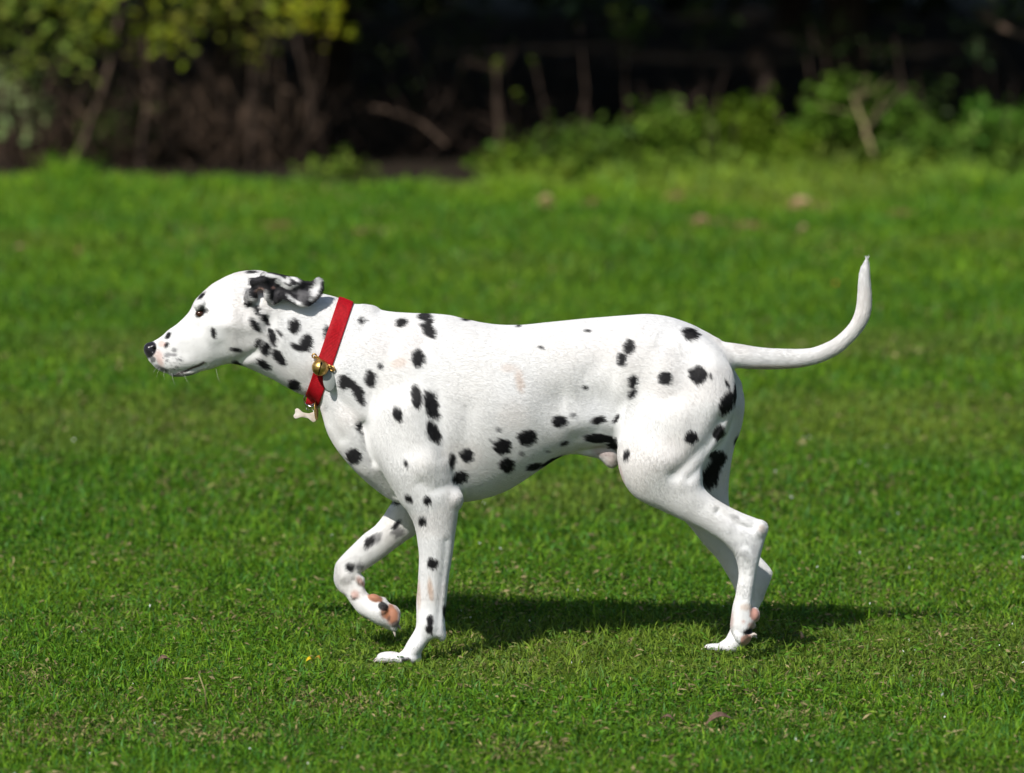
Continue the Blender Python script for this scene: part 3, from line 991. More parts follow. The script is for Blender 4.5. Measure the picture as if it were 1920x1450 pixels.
# claws
clm = material('dog_claw', (.55, .48, .42), .35, .5)
def claw(p, d, L=.010, r=.0022):
    p = np.array(p); d = np.array(d, float); d /= np.linalg.norm(d)
    pts = [p - d * .003, p + d * L * .4, p + d * L * .8 + np.array([0, 0, -.002]), p + d * L + np.array([0, 0, -.004])]
    v, f = tube(pts, [r, r * .9, r * .55, r * .15], 8)
    mesh_np('claw', v, f, clm, dog)
for c in ((712,1236,-.082),(710,1234,-.064),(717,1234,-.050)):
    claw(P3(*c), (-1, 0, -.25))
for c in ((1326,1214,.044),(1323,1214,.060),(1329,1214,.074)):
    claw(P3(*c), (-1, 0, -.2), .008)
claw(P3(738,1180,.044), (.3, -.2, -1), .010, .003)
claw(P3(745,1172,.052), (.8, -.2, -.6), .009)
claw(P3(1411,1190,-.078), (1, -.1, .25), .008, .003)
claw(P3(1411,1193,-.062), (1, -.1, .0), .008, .0025)
# whiskers
wm = material('whisker', (.75, .73, .70), .4, .4)
wl = []
for (x, y, dx, dy, L) in ((300,690,-.6,1,.020),(308,694,-.2,1,.018),(322,700,.1,1,.022),(346,703,.25,1,.018),(296,688,-1,.8,.016),(405,692,.15,1,.026),(330,690,.6,.9,.02),(315,688,.1,1,.016)):
    p = P3(x, y, -.016); d = np.array([dx, -.35, -dy]); d /= np.linalg.norm(d)
    path = [p, p + d * L * .5 + np.array([.001, 0, 0]), p + d * L + np.array([.004, 0, 0])]
    v, f = tube(path, [.00013, .0001, .00004], 5)
    mesh_np('whisker', v, f, wm, dog)

# ------------------------------------------------------------------ collar with bell, ring and tags
collar = empty('dog_collar', tuple(P3(620, 660, 0)), 'red webbing collar round the spotted dog\'s neck with brass bell and tags', 'collar')
# centre line of the band in side view: top (650,566) to bottom (586,748)
top = P3(649, 563, 0); bot = P3(587, 745, 0)
axis_v = (top - bot); halfL = np.linalg.norm(axis_v) / 2; axis_v /= np.linalg.norm(axis_v)
ctr = (top + bot) / 2
side_v = np.array([0, 1.0, 0]); wid_v = np.cross(side_v, axis_v); wid_v /= np.linalg.norm(wid_v)   # along the neck
NA, NW = 120, 9
bandw = .0265
rows = []
for ia in range(NA):
    an = 2 * np.pi * ia / NA
    dr_ = axis_v * math.cos(an) + side_v * math.sin(an)
    rads = []
    for iw in range(NW):
        s_ = (iw / (NW - 1) - .5) * bandw
        o = ctr + wid_v * s_
        hit = bvh.ray_cast(Vector(o + dr_ * .16), Vector(-dr_), .16)
        rads.append((Vector(o) - hit[0]).length if hit[0] is not None else .06)
    rows.append(rads)
rows = np.array(rows)
rows = np.maximum(rows, rows.mean(1)[:, None] - .002)
for _ in range(3):
    rows = np.maximum(rows, .5 * rows + .25 * (np.roll(rows, 1, 0) + np.roll(rows, -1, 0)))
def band_pt(an, s_, off):
    fa = (an / (2 * np.pi) * NA) % NA
    i = int(fa); t_ = fa - i
    fw = np.clip((s_ / bandw + .5) * (NW - 1), 0, NW - 1.001); j = int(fw); q = fw - j
    r_ = (rows[i % NA, j] * (1 - q) + rows[i % NA, j + 1] * q) * (1 - t_) + (rows[(i + 1) % NA, j] * (1 - q) + rows[(i + 1) % NA, j + 1] * q) * t_
    dr_ = axis_v * math.cos(an) + side_v * math.sin(an)
    return ctr + wid_v * s_ + dr_ * (r_ + off)
NB = 360
prof = [(-.5, .0005), (-.5, .0026), (-.44, .0036), (-.2, .0036), (.2, .0036), (.44, .0036), (.5, .0026), (.5, .0005)]
vv, ff_ = [], []
for i in range(NB):
    an = 2 * np.pi * i / NB
    rib = .0006 if i % 2 else 0
    for j, (s_, off) in enumerate(prof):
        vv.append(band_pt(an, s_ * bandw, off + (rib if 2 < j < 5 else 0)))
M_ = len(prof)
for i in range(NB):
    for j in range(M_):
        a_, b_ = i * M_ + j, i * M_ + (j + 1) % M_
        c_, d_ = ((i + 1) % NB) * M_ + (j + 1) % M_, ((i + 1) % NB) * M_ + j
        ff_.append((a_, b_, c_, d_))
redm = material('collar_webbing', rough=.6, spec=.2, noise=(240, (.29, .002, .007), (.41, .004, .011)))
strap = mesh_np('strap', np.array(vv), np.array(ff_)[:, ::-1], redm, collar, False)
# stitched loop end at the bottom and dark keeper
brass = material('brass', metallic=1.0, rough=.42, noise=(180, (.42, .25, .07), (.66, .43, .15)))
steel = material('steel', (.62, .62, .63), .18, .5, 1.0)
darkm = material('bell_slot', (.004, .003, .002), .8, .1)
lea = material('tag_leather', rough=.45, spec=.5, noise=(90, (.52, .44, .36), (.70, .64, .58)))

def torus(c, R_, r_, ax, n=40, m_=8, sq=1.0, up=(0, 0, 1)):
    c = np.array(c); ax = np.array(ax, float); ax /= np.linalg.norm(ax)
    u_ = np.cross(ax, up); u_ /= np.linalg.norm(u_); w_ = np.cross(ax, u_)
    v, f = [], []
    for i in range(n):
        a1 = 2 * np.pi * i / n
        rd = u_ * math.cos(a1) + w_ * math.sin(a1) * sq
        for j in range(m_):
            b1 = 2 * np.pi * j / m_
            v.append(c + rd * (R_ + r_ * math.cos(b1)) + ax * r_ * math.sin(b1))
            f.append((i * m_ + j, ((i + 1) % n) * m_ + j, ((i + 1) % n) * m_ + (j + 1) % m_, i * m_ + (j + 1) % m_))
    return np.array(v), [np.array(f)]

def near_an(px_, py_):
    """angle on the band (near side) whose projection is closest"""
    best = None
    for i in range(180, 360):
        an = math.radians(i)
        p = band_pt(an, 0, .004)
        q = proj(*p)
        d = (q[0] - px_) ** 2 + (q[1] - py_) ** 2
        if best is None or d < best[0]: best = (d, an, p)
    return best
d_, ban, bp = near_an(604, 687)
nrm = axis_v * math.cos(ban) + side_v * math.sin(ban)
bc = P3(600.5, 689.5, 0); by = bp[1] - .0085
bc = P3(600.5, 689.5, by)
BR = .0143
# bell: sphere with equator seam, no slot cut into it
v, f = [], []
nu, nv = 48, 32
tilt = np.array(Matrix.Rotation(math.radians(14), 3, 'Y') @ Matrix.Rotation(math.radians(-8), 3, 'X'))
for i in range(nv + 1):
    th_ = np.pi * i / nv
    for j in range(nu):
        ph = 2 * np.pi * j / nu
        n_ = np.array([math.sin(th_) * math.cos(ph), -math.sin(th_) * math.sin(ph), math.cos(th_)])
        r_ = BR * (1 + .018 * math.exp(-((th_ - np.pi / 2) / .05) ** 2))
        v.append(bc + tilt @ (n_ * r_))
for i in range(nv):
    for j in range(nu):
        f.append((i * nu + j, i * nu + (j + 1) % nu, (i + 1) * nu + (j + 1) % nu, (i + 1) * nu + j))
bell = mesh_np('bell', np.array(v), np.array(f)[:, ::-1], brass, collar)
# slot: dark strip laid on the sphere for the shade inside its opening
sv, sf = [], []
for i in range(17):
    th_ = math.radians(48 + i * (172 - 48) / 16)
    hw = .055 if i > 4 else [.03, .12, .16, .12, .075][i]
    for s_ in (-1, 0, 1):
        n_ = np.array([math.sin(th_) * math.cos(-np.pi / 2 + s_ * hw), math.sin(th_) * math.sin(-np.pi / 2 + s_ * hw), math.cos(th_)])
        sv.append(bc + tilt @ (n_ * (BR * 1.024)))
for i in range(16):
    for j in range(2):
        a_ = i * 3 + j
        sf.append((a_, a_ + 1, a_ + 4, a_ + 3))
bs = mesh_np('slot', np.array(sv), np.array(sf), darkm, bell)
# twisted brass wire that ties the bell to the band
w1 = [band_pt(ban + .0, s_ * bandw, .0052 + .002 * abs(math.sin(s_ * 9))) + np.array([0, 0, .009 - s_ * .006]) for s_ in np.linspace(-.62, .62, 9)]
w2 = [p + np.array([0, -.0015, .0035 * math.sin(i * 1.1)]) for i, p in enumerate(w1)]
v, f = join_parts([tube(w1, [.0017] * 9, 8), tube(w2, [.0014] * 9, 8), torus(w1[0] + np.array([0, 0, .001]), .0035, .0014, (0, 1, .3), 20, 8), torus(w1[-1], .004, .0016, (.5, 1, 0), 20, 8)])
mesh_np('wire', v, f, brass, collar)
# black bead and grey oval disc behind the bell
def disc(c, rx, rz, th_, ax, up, n=40, outline=None):
    c = np.array(c); ax = np.array(ax, float); ax /= np.linalg.norm(ax)
    up = np.array(up, float); up -= ax * (up @ ax); up /= np.linalg.norm(up); sd_ = np.cross(ax, up)
    if outline is None:
        outline = [(rx * math.cos(a_), rz * math.sin(a_)) for a_ in np.linspace(0, 2 * np.pi, n, endpoint=False)]
    n = len(outline); o_ = np.array(outline)
    cen = o_.mean(0)
    rings = []
    for (sc_, k_) in ((.93, -1), (1.0, -.55), (1.0, .55), (.93, 1)):
        q = cen + (o_ - cen) * sc_
        rings.append(c + q[:, :1] * sd_ + q[:, 1:] * up + ax * th_ * .5 * k_)
    v = np.concatenate(rings + [(c + cen[0] * sd_ + cen[1] * up - ax * th_ * .5)[None], (c + cen[0] * sd_ + cen[1] * up + ax * th_ * .5)[None]])
    q_, t_ = [], []
    for r_ in range(3):
        for j in range(n):
            q_.append((r_ * n + j, r_ * n + (j + 1) % n, (r_ + 1) * n + (j + 1) % n, (r_ + 1) * n + j))
    for j in range(n):
        t_.append((4 * n, (j + 1) % n, j)); t_.append((4 * n + 1, 3 * n + j, 3 * n + (j + 1) % n))
    return v, [np.array(q_), np.array(t_)]
gm = material('grey_disc', (.30, .32, .30), .5, .4)
v, f = disc(P3(617, 713, by + .004), .0105, .019, .003, (.25, -1, .1), (-.05, 0, 1))
mesh_np('disc', v, f, gm, collar)
# steel D-ring, split rings, bone shaped tag, brass round tag
yb = -.012
rc = P3(582.5, 750, yb)
v, f = torus(rc, .0115, .0013, (.25, 1, .1), 48, 8)
ring = mesh_np('ring', v, f, steel, collar)
v, f = join_parts([torus(P3(577, 764, yb - .002), .0048, .0007, (.8, .6, .1), 30, 6), torus(P3(589, 764, yb - .002), .0058, .0008, (.3, 1, .2), 30, 6), torus(P3(595, 762, yb + .001), .0052, .0007, (1, .5, 0), 30, 6)])
mesh_np('split_ring', v, f, steel, collar)
bone = crom([(-.019,.006),(-.0155,.0092),(-.011,.0075),(-.006,.0045),(.000,.004),(.006,.0045),(.011,.0075),(.0155,.0090),(.019,.006),(.0178,.0005),(.0195,-.005),(.016,-.0088),(.011,-.0070),
             (.006,-.0045),(0,-.004),(-.006,-.0045),(-.011,-.0070),(-.016,-.0090),(-.0195,-.0052),(-.0178,0)], 4)
a_ = math.radians(12)
bone = [(x * math.cos(a_) - y * math.sin(a_), x * math.sin(a_) + y * math.cos(a_)) for x, y in bone]
v, f = disc(P3(572.5, 779, yb - .003), 0, 0, .0022, (.12, -1, .15), (0, 0, 1), outline=bone)
# disc() puts its first coordinate along cross(ax, up)
bt = mesh_np('bone_tag', v, f, lea, collar)
v, f = disc(P3(593, 770, yb - .009), .0125, .0165, .0016, (1, -.22, .05), (0, 0, 1))
mesh_np('round_tag', v, f, brass, collar)
# folded loop of the strap that carries the ring
lp = [P3(591, 728, -.022), P3(587, 740, -.018), P3(584, 752, -.015), P3(583, 758, -.009), P3(585, 752, .000), P3(588, 740, .004)]
lpv, lpf = [], []
lp = crom(lp, 5, closed=False)
for i, p in enumerate(lp):
    for s_ in (-1, 1):
        lpv.append(p + wid_v * s_ * .0090)
for i in range(len(lp) - 1):
    lpf.append((i * 2, i * 2 + 1, i * 2 + 3, i * 2 + 2))
dred = material('loop_webbing', rough=.5, spec=.4, noise=(300, (.30, .006, .010), (.42, .010, .016)))
lo_ = mesh_np('loop', np.array(lpv), np.array(lpf), dred, collar, True)
md = lo_.modifiers.new('solid', 'SOLIDIFY'); md.thickness = .002
# ------------------------------------------------------------------ lawn
def ground_z(x, y):
    p = np.stack([np.atleast_1d(x), np.atleast_1d(y), np.zeros_like(np.atleast_1d(x))], 1)
    z = (noise3(p, .9, 41) - .5) * .030 + (noise3(p, .34, 42) - .5) * .022 + (noise3(p, .14, 43) - .5) * .006
    keep = np.exp(-((p[:, 0] / .75) ** 2 + (p[:, 1] / .35) ** 2))
    return z * (1 - keep) - .004

xs = np.concatenate([[-400, -120, -40, -15], np.arange(-8, 8.01, .08), [15, 40, 120, 400]])
ys = np.concatenate([[-40, -15, -8], np.arange(-4, 14.01, .08), [20, 40, 120, 500]])
X, Y = np.meshgrid(xs, ys, indexing='ij')
Z = ground_z(X.ravel(), Y.ravel())
nx, ny = X.shape
i, j = np.meshgrid(np.arange(nx - 1), np.arange(ny - 1), indexing='ij')
a = (i * ny + j).ravel()
gf = np.stack([a, a + ny, a + ny + 1, a + 1], 1)
gm_ = bpy.data.materials.new('lawn_soil')
gm_.use_nodes = True
t = gm_.node_tree
b = t.nodes['Principled BSDF']
b.inputs['Roughness'].default_value = .9
b.inputs['Specular IOR Level'].default_value = .15
tc = t.nodes.new('ShaderNodeTexCoord')
n1 = t.nodes.new('ShaderNodeTexNoise'); n1.inputs['Scale'].default_value = 14; n1.inputs['Detail'].default_value = 8
r1 = t.nodes.new('ShaderNodeValToRGB')
e = r1.color_ramp.elements
e[0].position = .35; e[0].color = (.022, .050, .006, 1)
e[1].position = .7; e[1].color = (.060, .105, .014, 1)
e2 = r1.color_ramp.elements.new(.5); e2.color = (.038, .062, .010, 1)
t.links.new(tc.outputs['Object'], n1.inputs['Vector']); t.links.new(n1.outputs['Fac'], r1.inputs['Fac'])
# woodland floor beyond the edge: dark soil, with leaf shade put into its colour
sx_ = t.nodes.new('ShaderNodeSeparateXYZ'); t.links.new(tc.outputs['Object'], sx_.inputs[0])
mr = t.nodes.new('ShaderNodeMapRange'); mr.inputs['From Min'].default_value = 9.9; mr.inputs['From Max'].default_value = 10.3
t.links.new(sx_.outputs['Y'], mr.inputs['Value'])
mx = t.nodes.new('ShaderNodeMix'); mx.data_type = 'RGBA'
t.links.new(mr.outputs['Result'], mx.inputs['Factor']); t.links.new(r1.outputs['Color'], mx.inputs['A'])
mx.inputs['B'].default_value = (.022, .016, .010, 1)
t.links.new(mx.outputs['Result'], b.inputs['Base Color'])
bn = t.nodes.new('ShaderNodeBump'); bn.inputs['Distance'].default_value = .01; bn.inputs['Strength'].default_value = .8
t.links.new(n1.outputs['Fac'], bn.inputs['Height']); t.links.new(bn.outputs['Normal'], b.inputs['Normal'])
gr = mesh_np('ground', np.stack([X.ravel(), Y.ravel(), Z], 1), gf, gm_)
tag(gr, kind='structure')

EARTH = [  # bare, trodden patches: px, py, rx, ry
 (1025,385,34,9),(1105,384,38,8),(1325,412,60,10),(1400,418,50,7),(1525,380,62,11),(520,420,60,8),(680,438,26,5),(150,470,14,5),(40,483,14,6),(1690,395,40,6),
 (1270,375,24,6),(1430,325,1,1)]
def earth_mask(x, y):
    px_, py_ = proj(x, y, 0.0)
    m = np.zeros(len(x))
    for (cx, cy, rx, ry) in EARTH:
        m = np.maximum(m, np.exp(-(((px_ - cx) / rx) ** 2 + ((py_ - cy) / ry) ** 2) * 1.2))
    return m

def thatch(x, y):
    px_, py_ = proj(x, y, 0.0)
    m = np.zeros(len(x))
    for (cx, cy, rx, ry) in ((120,1372,230,26),(430,1385,180,16),(640,1330,120,14),(1880,992,70,10),(300,1250,30,8),(1330,1370,90,10),(60,1270,50,14),(1500,1350,60,10),(980,1420,120,14)):
        m = np.maximum(m, np.exp(-(((px_ - cx) / rx) ** 2 + ((py_ - cy) / ry) ** 2)))
    return m
PAWS = [(-.185, -.07, .055), (-.215, -.07, .05), (.36, .06, .045), (.345, .06, .05)]
def grass(zones, seed, straw=.06, lscale=1.0):
    r = np.random.default_rng(seed)
    RX, RY, RW, RH = [], [], [], []
    for (y0, y1, xh, dens, wd, hl) in zones:
        n = int((y1 - y0) * 2 * xh * dens)
        x = r.uniform(-xh, xh, n); y = r.uniform(y0, y1, n)
        RX.append(x); RY.append(y); RW.append(np.full(n, wd)); RH.append(np.full(n, hl))
    x, y, wd, hl = map(np.concatenate, (RX, RY, RW, RH))
    p = np.stack([x, y, np.zeros_like(x)], 1)
    clump = noise3(p, .11, 51) * .55 + noise3(p, .035, 52) * .45
    big = noise3(p, .6, 53)
    em_ = earth_mask(x, y)
    keep = (r.random(len(x)) < .55 + .75 * clump) & (r.random(len(x)) > em_ * .93)
    # tuft grouping: pull roots together
    x, y, wd, hl, p, clump, big = [q[keep] for q in (x, y, wd, hl, p, clump, big)]
    n = len(x)
    z = ground_z(x, y)
    L = hl * (.45 + .75 * clump + .25 * big) * r.uniform(.55, 1.35, n)
    L *= 1 + sstep(8.6, 9.6, y) * (1.3 * noise3(p, (.22, .3, 1), 58) - .5)
    for (cx, cy, rad_) in PAWS:
        d = np.hypot(x - cx, (y - cy) * .8)
        L *= 1 - .22 * np.exp(-(d / rad_) ** 2)
    # hidden-by-grass care: blades just in front of the planted paws stay short
    L *= 1 - .12 * np.exp(-(((x + .20) / .09) ** 2 + ((y + .17) / .09) ** 2)) - .35 * np.exp(-(((x - .35) / .08) ** 2 + ((y + .05) / .10) ** 2))
    an = r.uniform(0, 2 * np.pi, n) + (noise3(p, .09, 54) - .5) * 2
    lean = np.abs(r.normal(.85, .45, n)) + .1
    lean = np.clip(lean + .5 * (r.random(n) < .3), .05, 1.5)
    is_straw = r.random(n) < straw * (.25 + 1.8 * sstep(.5, .8, noise3(p, .32, 55))) + .3 * thatch(x, y)
    lean = np.where(is_straw, r.uniform(1.0, 1.5, n), lean)
    dx, dy = np.cos(an), np.sin(an)
    fa = r.uniform(0, np.pi, n)
    wx, wy = np.cos(fa) * wd * .5, np.sin(fa) * wd * .5
    wj = r.uniform(.6, 1.5, n); wx *= wj; wy *= wj
    def pt(s, bend):
        h = L * s * np.cos(lean * bend); o = L * s * np.sin(lean * bend)
        return x + dx * o, y + dy * o, z + h
    x1, y1, z1 = pt(.55, .7); x2, y2, z2 = pt(1.0, 1.05)
    z1 = np.maximum(z1, z + .002); z2 = np.maximum(z2, z + .002)
    Vg = np.empty((n, 5, 3), np.float32)
    Vg[:, 0] = np.stack([x - wx, y - wy, z - .002], 1); Vg[:, 1] = np.stack([x + wx, y + wy, z - .002], 1)
    Vg[:, 2] = np.stack([x1 + wx * .85, y1 + wy * .85, z1], 1); Vg[:, 3] = np.stack([x1 - wx * .85, y1 - wy * .85, z1], 1)
    Vg[:, 4] = np.stack([x2, y2, z2], 1)
    base = np.arange(n)[:, None] * 5
    q = base + np.array([0, 1, 2, 3]); tr = base + np.array([3, 2, 4])
    # colours
    hue = np.clip(.54 + .40 * r.normal(0, 1, n) + (noise3(p, .45, 56) - .5) * .9, 0, 1)[:, None]
    c = np.array([.050, .150, .009]) * (1 - hue) + np.array([.138, .248, .015]) * hue
    blue = (r.random(n) < .16)[:, None]
    c = np.where(blue, np.array([.070, .185, .035]), c)
    straw_col = (np.array([.30, .24, .11]) * r.uniform(.6, 1.2, n)[:, None])  # dry blades take a straw colour
    c = np.where(is_straw[:, None], straw_col, c)
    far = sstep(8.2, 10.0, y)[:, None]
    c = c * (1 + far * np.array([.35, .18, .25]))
    wear = (sstep(.55, .85, noise3(p, (.9, .7, 1), 59)) * .3)[:, None]
    c = c * (1 - wear) + np.array([.20, .20, .05]) * wear
    c *= r.uniform(.62, 1.62, n)[:, None] * lscale
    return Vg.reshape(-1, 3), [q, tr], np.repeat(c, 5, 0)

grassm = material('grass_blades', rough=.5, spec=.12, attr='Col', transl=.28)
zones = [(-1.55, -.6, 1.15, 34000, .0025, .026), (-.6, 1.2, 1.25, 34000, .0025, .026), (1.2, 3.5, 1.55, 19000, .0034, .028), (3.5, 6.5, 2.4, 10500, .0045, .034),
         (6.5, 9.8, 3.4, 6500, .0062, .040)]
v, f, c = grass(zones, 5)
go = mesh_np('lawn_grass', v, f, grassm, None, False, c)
tag(go, 'short sunlit green grass covering the lawn under the dog', 'grass', kind='stuff')
# outside the picture: sparse wide blades
zs = [(-2.6, -1.55, 2.2, 7000, .005, .032), (9.0, 10.3, 4.2, 8000, .007, .028)]
va, fa_, ca_ = grass(zs[:1], 6)
# the lawn goes on to both sides, in wider and sparser blades
vb, fb_, cb_ = grass([(-2.6, 10.4, 6.5, 2600, .013, .034)], 26)
px_e, py_e = proj(vb[::5, 0], vb[::5, 1], vb[::5, 2])
ke = (px_e < -380) | (px_e > 2300)
vb = vb.reshape(-1, 5, 3)[ke].reshape(-1, 3); cb_ = cb_.reshape(-1, 5, 3)[ke].reshape(-1, 3)
ne_ = np.arange(int(ke.sum()))[:, None] * 5 + len(va)
v = np.concatenate([va, vb]); c = np.concatenate([ca_, cb_])
f = [np.concatenate([fa_[0], ne_ + np.array([0, 1, 2, 3])]), np.concatenate([fa_[1], ne_ + np.array([3, 2, 4])])]
g2 = mesh_np('grass', v, f, grassm, None, False, c)
tag(g2, 'lawn grass nearest to the viewer and out to both sides', 'grass', kind='stuff')
va, fa_, ca_ = grass(zs[1:], 7, straw=.04, lscale=1.3)
ra0 = va.reshape(-1, 5, 3)[:, 0]
ed = 9.66 + .62 * noise3(np.stack([ra0[:, 0], ra0[:, 0] * 0, ra0[:, 0] * 0], 1), (.33, 1, 1), 73) + .18 * (noise3(np.stack([ra0[:, 0], ra0[:, 1], ra0[:, 0] * 0], 1), (.06, .06, 1), 74) - .5)
ka = ra0[:, 1] < ed
va = va.reshape(-1, 5, 3)[ka].reshape(-1, 3); ca_ = ca_.reshape(-1, 5, 3)[ka].reshape(-1, 3)
na_ = np.arange(int(ka.sum()))[:, None] * 5
fa_ = [na_ + np.array([0, 1, 2, 3]), na_ + np.array([3, 2, 4])]
vb, fb_, cb_ = grass([(9.45, 10.25, 4.2, 16000, .006, .070)], 17, straw=.06, lscale=1.35)
rt = vb.reshape(-1, 5, 3)[:, 0]
kt = noise3(np.stack([rt[:, 0], rt[:, 1], rt[:, 0] * 0], 1), (.17, .22, 1), 71) + .14 * np.clip(rt[:, 0], -2, 1.2) > .67
rt_i = np.nonzero(kt)[0]
vb = vb.reshape(-1, 5, 3)[kt].reshape(-1, 3); cb_ = cb_.reshape(-1, 5, 3)[kt].reshape(-1, 3)
nb_ = np.arange(len(rt_i))[:, None] * 5 + len(va)
v = np.concatenate([va, vb]); c = np.concatenate([ca_, cb_])
f = [np.concatenate([fa_[0], nb_ + np.array([0, 1, 2, 3])]), np.concatenate([fa_[1], nb_ + np.array([3, 2, 4])])]
g3 = mesh_np('verge_grass', v, f, grassm, None, False, c)
tag(g3, 'taller pale green grass along the foot of the wood', 'grass', kind='stuff')
# low broad leaves (clover, daisy, flattened blades) among the grass
r = np.random.default_rng(91)
def mat_layer(n, xr, yr, smin_, smax_, seed):
    r = np.random.default_rng(seed)
    x = r.uniform(-xr, xr, n); y = r.uniform(yr[0], yr[1], n)
    p = np.stack([x, y, np.zeros(n)], 1)
    k = r.random(n) < .35 + .9 * sstep(.35, .7, noise3(p, .16, 92))
    x, y, p = x[k], y[k], p[k]; n = len(x)
    z = ground_z(x, y) + r.uniform(.004, .019, n)
    s = r.uniform(smin_, smax_, n)
    a = r.uniform(0, 2 * np.pi, n)
    d = np.stack([np.cos(a), np.sin(a), r.normal(0, .35, n)], 1); d /= np.linalg.norm(d, axis=1)[:, None]
    up = r.normal(0, .5, (n, 3)); up[:, 2] += 1
    w = np.cross(d, up); w /= np.linalg.norm(w, axis=1)[:, None]
    nn = np.cross(w, d)
    asp = r.uniform(.12, .42, n)[:, None]
    P = np.stack([x, y, z], 1); S = s[:, None]
    v = np.stack([P - d * S, P + w * S * asp + nn * S * .12, P + d * S, P - w * S * asp + nn * S * .12], 1).reshape(-1, 3)
    q = np.arange(n)[:, None] * 4
    f = np.concatenate([q + np.array([0, 1, 2]), q + np.array([0, 2, 3])])
    t_ = r.random(n)
    c = np.where((t_ < .72)[:, None], np.array([.085, .20, .016]), np.where((t_ < .86)[:, None], np.array([.17, .25, .03]), np.array([.30, .24, .12])))
    dry = np.maximum(sstep(.58, .8, noise3(p, .38, 93)) * .6, thatch(x, y)) * (r.random(n) < .5)
    c = c * (1 - dry[:, None]) + np.array([.30, .25, .11]) * dry[:, None]
    c = c * r.uniform(.55, 1.45, n)[:, None]
    return v, f, np.repeat(c, 4, 0)
v1, f1, c1 = mat_layer(80000, 1.2, (-1.6, 1.4), .003, .009, 95)
v2, f2, c2 = mat_layer(26000, 1.6, (1.4, 5.0), .005, .013, 96)
o = mesh_np('low_leaves', np.concatenate([v1, v2]), np.concatenate([f1, f2 + len(v1)]), grassm, None, False, np.concatenate([c1, c2]))
tag(o, 'low broad weeds and clover leaves growing between the grass blades', 'weeds', kind='stuff')
# litter on the lawn ---------------------------------------------------------
def leaf_mesh(L, W, curl, r):
    n = 9
    v, f = [], []
    for i in range(n):
        s = i / (n - 1)
        w_ = W * math.sin(math.pi * min(.985, max(.03, s)) ** .9) * .5 * (1 + .1 * r.uniform(-1, 1))
        zc = curl * math.sin(math.pi * s)
        for k_ in (-1, 0, 1):
            v.append((s * L - L / 2, k_ * w_, zc + abs(k_) * w_ * .5))
    for i in range(n - 1):
        for k_ in range(2):
            a = i * 3 + k_
            f.append((a, a + 1, a + 4, a + 3))
    return np.array(v), np.array(f)
def litter(name, px_, py_, L, W, rot, mat, label, cat, group=None, zoff=.016, curl=.006, tilt=.25):
    dist_y = None
    # depth from the pixel row on flat ground
    ang = PITCH + math.atan((py_ - 725) / FPX)
    yy = CAMH / math.tan(ang) - CAMD
    xx = float(at(px_, py_, yy)[0])
    rr_ = random.Random(int(px_ * 7 + py_))
    v, f = leaf_mesh(L, W, curl, rr_)
    o = mesh_np(name, v, f, mat)
    o.location = (xx, yy, float(ground_z(np.array([xx]), np.array([yy]))[0]) + zoff)
    o.rotation_euler = (rr_.uniform(-tilt, tilt) + .35, rr_.uniform(-tilt, tilt), rot)
    md = o.modifiers.new('thick', 'SOLIDIFY'); md.thickness = .0006
    return tag(o, label, cat, group)
yel = material('yellow_petal', (.75, .52, .02), .5, .3, transl=.2)
ora = material('orange_petal', (.55, .30, .04), .5, .3, transl=.2)
brn = material('dead_leaf', rough=.7, spec=.2, noise=(120, (.13, .075, .055), (.24, .15, .11)))
tanm = material('dry_leaf', rough=.7, spec=.2, noise=(80, (.38, .24, .13), (.55, .38, .22)))
litter('petal', 580, 1259, .013, .009, .4, yel, 'small yellow petal lying in the grass below the raised paw', 'petal')
litter('petal', 596, 1255, .012, .008, -.3, ora, 'small orange petal touching the yellow petal in the grass', 'petal')
litter('dead_leaf', 1349, 1367, .045, .020, .1, brn, 'curled brown dead leaf in the grass at bottom right', 'leaf', 'dead leaves on the lawn', .014, .010)
litter('dead_leaf', 308, 1251, .026, .014, .2, brn, 'small dark brown leaf in the grass at lower left', 'leaf', 'dead leaves on the lawn', .012)
litter('dead_leaf', 1252, 1360, .024, .010, -.2, brn, 'thin brown scrap of leaf left of the curled brown leaf', 'leaf', 'dead leaves on the lawn', .010)
litter('dead_leaf', 1505, 1213, .006, .017, .2, tanm, 'pale dry leaf scrap in the grass right of the hind paw', 'leaf', 'dead leaves on the lawn', .016)
litter('dead_leaf', 1026, 382, .055, .04, .1, tanm, 'pale yellow dry leaf on the bare patch before the wood', 'leaf', 'dead leaves on the lawn', .010, .006)
litter('dead_leaf', 1318, 411, .05, .03, .1, tanm, 'tan dry leaf on the far lawn, right of the dog\'s hip line', 'leaf', 'dead leaves on the lawn', .010, .005)
litter('dead_leaf', 1500, 377, .07, .03, 0, tanm, 'tan dry leaf beside the reddish bare patch at far right', 'leaf', 'dead leaves on the lawn', .009, .004)
litter('dead_leaf', 40, 482, .035, .03, .1, tanm, 'tan dry leaf on the far lawn at the left edge', 'leaf', 'dead leaves on the lawn', .022)
litter('dead_leaf', 1568, 553, .014, .014, .1, ora, 'small orange leaf in the grass beside the tip of the tail', 'leaf', 'dead leaves on the lawn', .030)
litter('dead_leaf', 1508, 432, .03, .025, .1, tanm, 'tan dry leaf on the far lawn above the tail', 'leaf', 'dead leaves on the lawn', .022)

